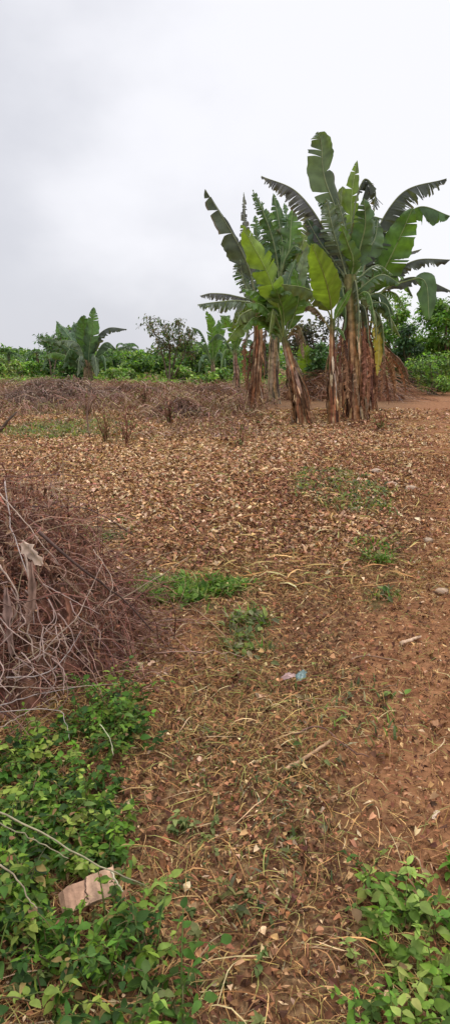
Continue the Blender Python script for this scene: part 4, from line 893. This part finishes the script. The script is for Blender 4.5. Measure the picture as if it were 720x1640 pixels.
bush('bush', 'tall bright bush partly beyond the right edge behind the others', 'bush', 748, 604, 462, 100, 42, 3600, .22, BRI, G2, 40)
bush('bush', 'low green growth under the bright bushes before the debris mound', 'bush', 690, 612, 565, 90, 31, 2400, .13, BRI+OLB[:1], G2)
bush('bush', 'bush beyond the left edge of the green belt', 'bush', -40, 612, 576, 70, 56, 1300, .26, BRI+YG, G2)
# treeline mass far behind
a = Acc(); n = 26000; x = R.uniform(-60, 70, n); y = 72+22*R.random(n); top = 1.3+3.4*fbm(x*.35, y*.02, 55)+1.2*sstep(20, 45, x)
z = top*R.random(n)**.55
scat(a, TLB[0], np.stack([x, y, z], 1), rotz(R.random(n)*6.283) @ roty(R.normal(size=n)*.6) @ rotx(R.normal(size=n)*.6), np.repeat((.35+.35*R.random(n))[:, None], 3, 1),
     np.clip(pick(DRK+BRI, n, .25)*(.7+.6*fbm(x*.5, z*1.2, 66))[:, None], .006, .5))
tag(a.build('treeline', M_DARK), 'continuous far line of mixed green growth closing the plot', 'treeline', kind='stuff')
# low green cover between brush and bushes
a = Acc(); n = 15000; x = R.uniform(-26, 28, n); y = 38+20*R.random(n); z = .05+.55*R.random(n)*fbm(x*.6, y*.6, 44)*1.5
s = R.random(n) < .25+fbm(x*.3, y*.3, 47); x, y, z = x[s], y[s], z[s]; n = len(x)
scat(a, TLB[1], np.stack([x, y, z+hgt(x, y)], 1), rotz(R.random(n)*6.283) @ roty(R.normal(size=n)*.6) @ rotx(R.normal(size=n)*.6), np.repeat((.16+.16*R.random(n))[:, None], 3, 1), pick(YG+BRI+[(.24, .18, .1)], n, .25))
tag(a.build('undergrowth', M_WEED), 'low yellow green undergrowth at the foot of the green belt', 'undergrowth', kind='stuff')
# sparse leafy tree: slim stems with loose leaf tufts
def sparse(px0, d, label, stems_, pal, nl=1500):
    b = thing('sparse_tree', label, 'tree', (*P(px0, 612, d)[:2], 0))
    a = Acc(); tr = Acc()
    for st_ in stems_:
        pts = [P(q[0], q[1], d+R.normal()*.6) for q in st_]; pts[0][2] = 0; p = cat(pts, 14)
        V, Fc, c3 = tubes(p[None], np.linspace(.07, .015, 14)[None], np.array([[.14, .10, .07]]), 6); tr.add(V, Fc, c3)
        for j in range(5, 14):
            m = 3
            for q in range(m):
                e = p[j]+np.array([R.normal()*.6, R.normal()*.5, .15+R.random()*.4])*(1.2-.8*j/13)
                V, Fc, c3 = tubes(cat([p[j], (p[j]+e)/2+[0, 0, .06], e], 6)[None], np.linspace(.02, .008, 6)[None], np.array([[.15, .11, .08]]), 4); tr.add(V, Fc, c3)
                n = int(nl/(len(stems_)*9*m)); ps = e+R.normal(size=(n, 3))*np.array([.17, .17, .12])
                scat(a, TLB[1], ps, rotz(R.random(n)*6.283) @ roty(.3+R.normal(size=n)*.5) @ rotx(R.normal(size=n)*.5), np.repeat((.16+.13*R.random(n))[:, None], 3, 1), pick(pal, n, .25))
    a.build('crown', M_DARK, b); tr.build('trunk', M_BARK, b)
sparse(272, 46, 'sparse small tree with loose dark leaf tufts between the two far banana plants', [[(270, 612), (262, 575), (250, 540), (241, 512)], [(271, 612), (272, 570), (270, 545), (262, 522)], [(272, 612), (280, 575), (286, 545), (288, 518)], [(273, 612), (290, 580), (298, 555), (304, 532)]], [(.075, .11, .045), (.11, .15, .05), (.16, .12, .07), (.05, .075, .035)], 1500)
sparse(78, 52, 'thin dark leaved tree partly behind the left fan of the lone banana plant', [[(84, 612), (80, 580), (74, 555), (70, 542)], [(84, 612), (90, 575), (96, 550), (100, 530)]], DRK, 700)
# palms
def palm(px, py, d, label, L=1.6, n=11):
    c = P(px, py, d); b = thing('palm_tree', label, 'palm', (c[0], d, 0), 'small palms behind the green belt')
    V, Fc, c3 = tubes(np.array([[[c[0], d, z] for z in np.linspace(-.1, c[2], 8)]]), np.linspace(.2, .14, 8)[None], np.array([[.12, .1, .07]]), 8)
    a = Acc(); a.add(V, Fc, c3); a.build('trunk', M_BARK, b)
    for i in range(n):
        az = i*2.4+R.normal()*.2; el = .2+1.0*R.random(); k = 12; t = np.linspace(0, 1, k)
        r_ = L*(.85+.3*R.random()); hx_ = r_*np.cos(el)*t; hz_ = r_*(np.sin(el)*t-.75*t**2*.8)
        p = np.stack([c[0]+np.cos(az)*hx_, d+np.sin(az)*hx_, c[2]+hz_], -1); a = Acc()
        V, Fc, c3 = tubes(p[None], np.linspace(.03, .01, k)[None], np.array([[.08, .1, .04]]), 4); a.add(V, Fc, c3)
        T = nrm(np.gradient(p, axis=0)); S = nrm(np.cross(T, [0, 0, 1.]))
        ii = np.repeat(np.arange(2, k), 6); m = len(ii); sg = np.where(np.arange(m) % 2, 1, -1)[:, None]; o_ = p[ii]+T[ii]*(R.random((m, 1))*r_/k)
        le = .5*np.sin(np.pi*(.15+.8*ii/k))[:, None]; u = np.linspace(0, 1, 4)[None, :, None]
        pts = o_[:, None]+(S[ii]*sg*le+T[ii]*le*.6)[:, None]*u-np.array([0, 0, .25])*u**2
        V, Fc, c3 = ribbons(pts, np.full(m, .05), T[ii], pick(DRK, m)); a.add(V, Fc, c3); a.build('frond', M_DARK, b)
palm(14, 567, 66, 'small palm crown showing above the far left bushes')
palm(205, 560, 66, 'palm crown behind the bushes between the lone banana plant and the sparse tree', 1.9)
palm(60, 565, 72, 'fainter palm crown between the far left palm and the lone banana plant', 1.5, 9)
# ---------------------------------------------------------------- sky, sun, camera
sc = bpy.context.scene
w = bpy.data.worlds.new('World'); sc.world = w; w.use_nodes = True; nt = w.node_tree; n = nt.nodes; l = nt.links; n.clear()
out = n.new('ShaderNodeOutputWorld'); sky = n.new('ShaderNodeTexSky'); sky.sky_type = 'NISHITA'; sky.sun_disc = False
EL, AZ = math.radians(62), math.radians(35)
sky.sun_elevation = EL; sky.sun_rotation = AZ; sky.dust_density = 3
b1 = n.new('ShaderNodeBackground'); b1.inputs[1].default_value = .1; l.new(sky.outputs[0], b1.inputs[0])
tc = n.new('ShaderNodeTexCoord'); mp = n.new('ShaderNodeMapping'); mp.inputs['Scale'].default_value = (1.6, 1, 2.6); l.new(tc.outputs['Generated'], mp.inputs[0])
nz = n.new('ShaderNodeTexNoise'); nz.inputs['Scale'].default_value = 1.9; nz.inputs['Detail'].default_value = 5; nz.inputs['Roughness'].default_value = .5; l.new(mp.outputs[0], nz.inputs['Vector'])
dt = n.new('ShaderNodeVectorMath'); dt.operation = 'DOT_PRODUCT'; l.new(tc.outputs['Generated'], dt.inputs[0]); dt.inputs[1].default_value = (.85, .1, .95)
ad = n.new('ShaderNodeMath'); ad.operation = 'MULTIPLY_ADD'; l.new(nz.outputs['Fac'], ad.inputs[0]); ad.inputs[1].default_value = 1.05; l.new(dt.outputs['Value'], ad.inputs[2])
cr = n.new('ShaderNodeValToRGB'); l.new(ad.outputs[0], cr.inputs[0]); e = cr.color_ramp.elements
e[0].position = .45; e[0].color = (.73, .74, .80, 1); e[1].position = 1.15; e[1].color = (1.0, 1.0, 1.05, 1); cr.color_ramp.interpolation = 'EASE'
b2 = n.new('ShaderNodeBackground'); l.new(cr.outputs[0], b2.inputs[0])
sx = n.new('ShaderNodeSeparateXYZ'); l.new(tc.outputs['Generated'], sx.inputs[0]); zr = n.new('ShaderNodeMapRange'); zr.inputs['From Min'].default_value = .42; zr.inputs['From Max'].default_value = .95; zr.inputs['To Min'].default_value = 1.0; zr.inputs['To Max'].default_value = 2.1; l.new(sx.outputs[2], zr.inputs['Value']); l.new(zr.outputs[0], b2.inputs[1])
mxs = n.new('ShaderNodeMixShader'); mxs.inputs[0].default_value = .93; l.new(b1.outputs[0], mxs.inputs[1]); l.new(b2.outputs[0], mxs.inputs[2]); l.new(mxs.outputs[0], out.inputs[0])
L = bpy.data.lights.new('sun', 'SUN'); L.energy = 1.5; L.angle = math.radians(14); L.color = (1, .96, .9)
lo = bpy.data.objects.new('sun', L); C.objects.link(lo)
dv = Vector((math.sin(AZ)*math.cos(EL), math.cos(AZ)*math.cos(EL), math.sin(EL))); lo.rotation_euler = dv.to_track_quat('Z', 'Y').to_euler(); lo.location = (0, 0, 30)
cd = bpy.data.cameras.new('camera'); cd.sensor_fit = 'VERTICAL'; cd.sensor_height = 36; cd.lens = 36*F/1640; cd.clip_start = .05; cd.clip_end = 9000
co = bpy.data.objects.new('camera', cd); C.objects.link(co); co.location = (0, 0, CAMH); co.rotation_euler = (math.pi/2-TH, 0, 0); sc.camera = co
sc.view_settings.view_transform = 'Standard'; sc.view_settings.look = 'None'; sc.view_settings.exposure = 0; sc.view_settings.gamma = 1; sc.view_settings.use_curve_mapping = False
sc.cycles.max_bounces = 5; sc.cycles.transparent_max_bounces = 4; sc.cycles.use_denoising = True
for o in list(bpy.data.objects):
    if '_org' in o: del o['_org']
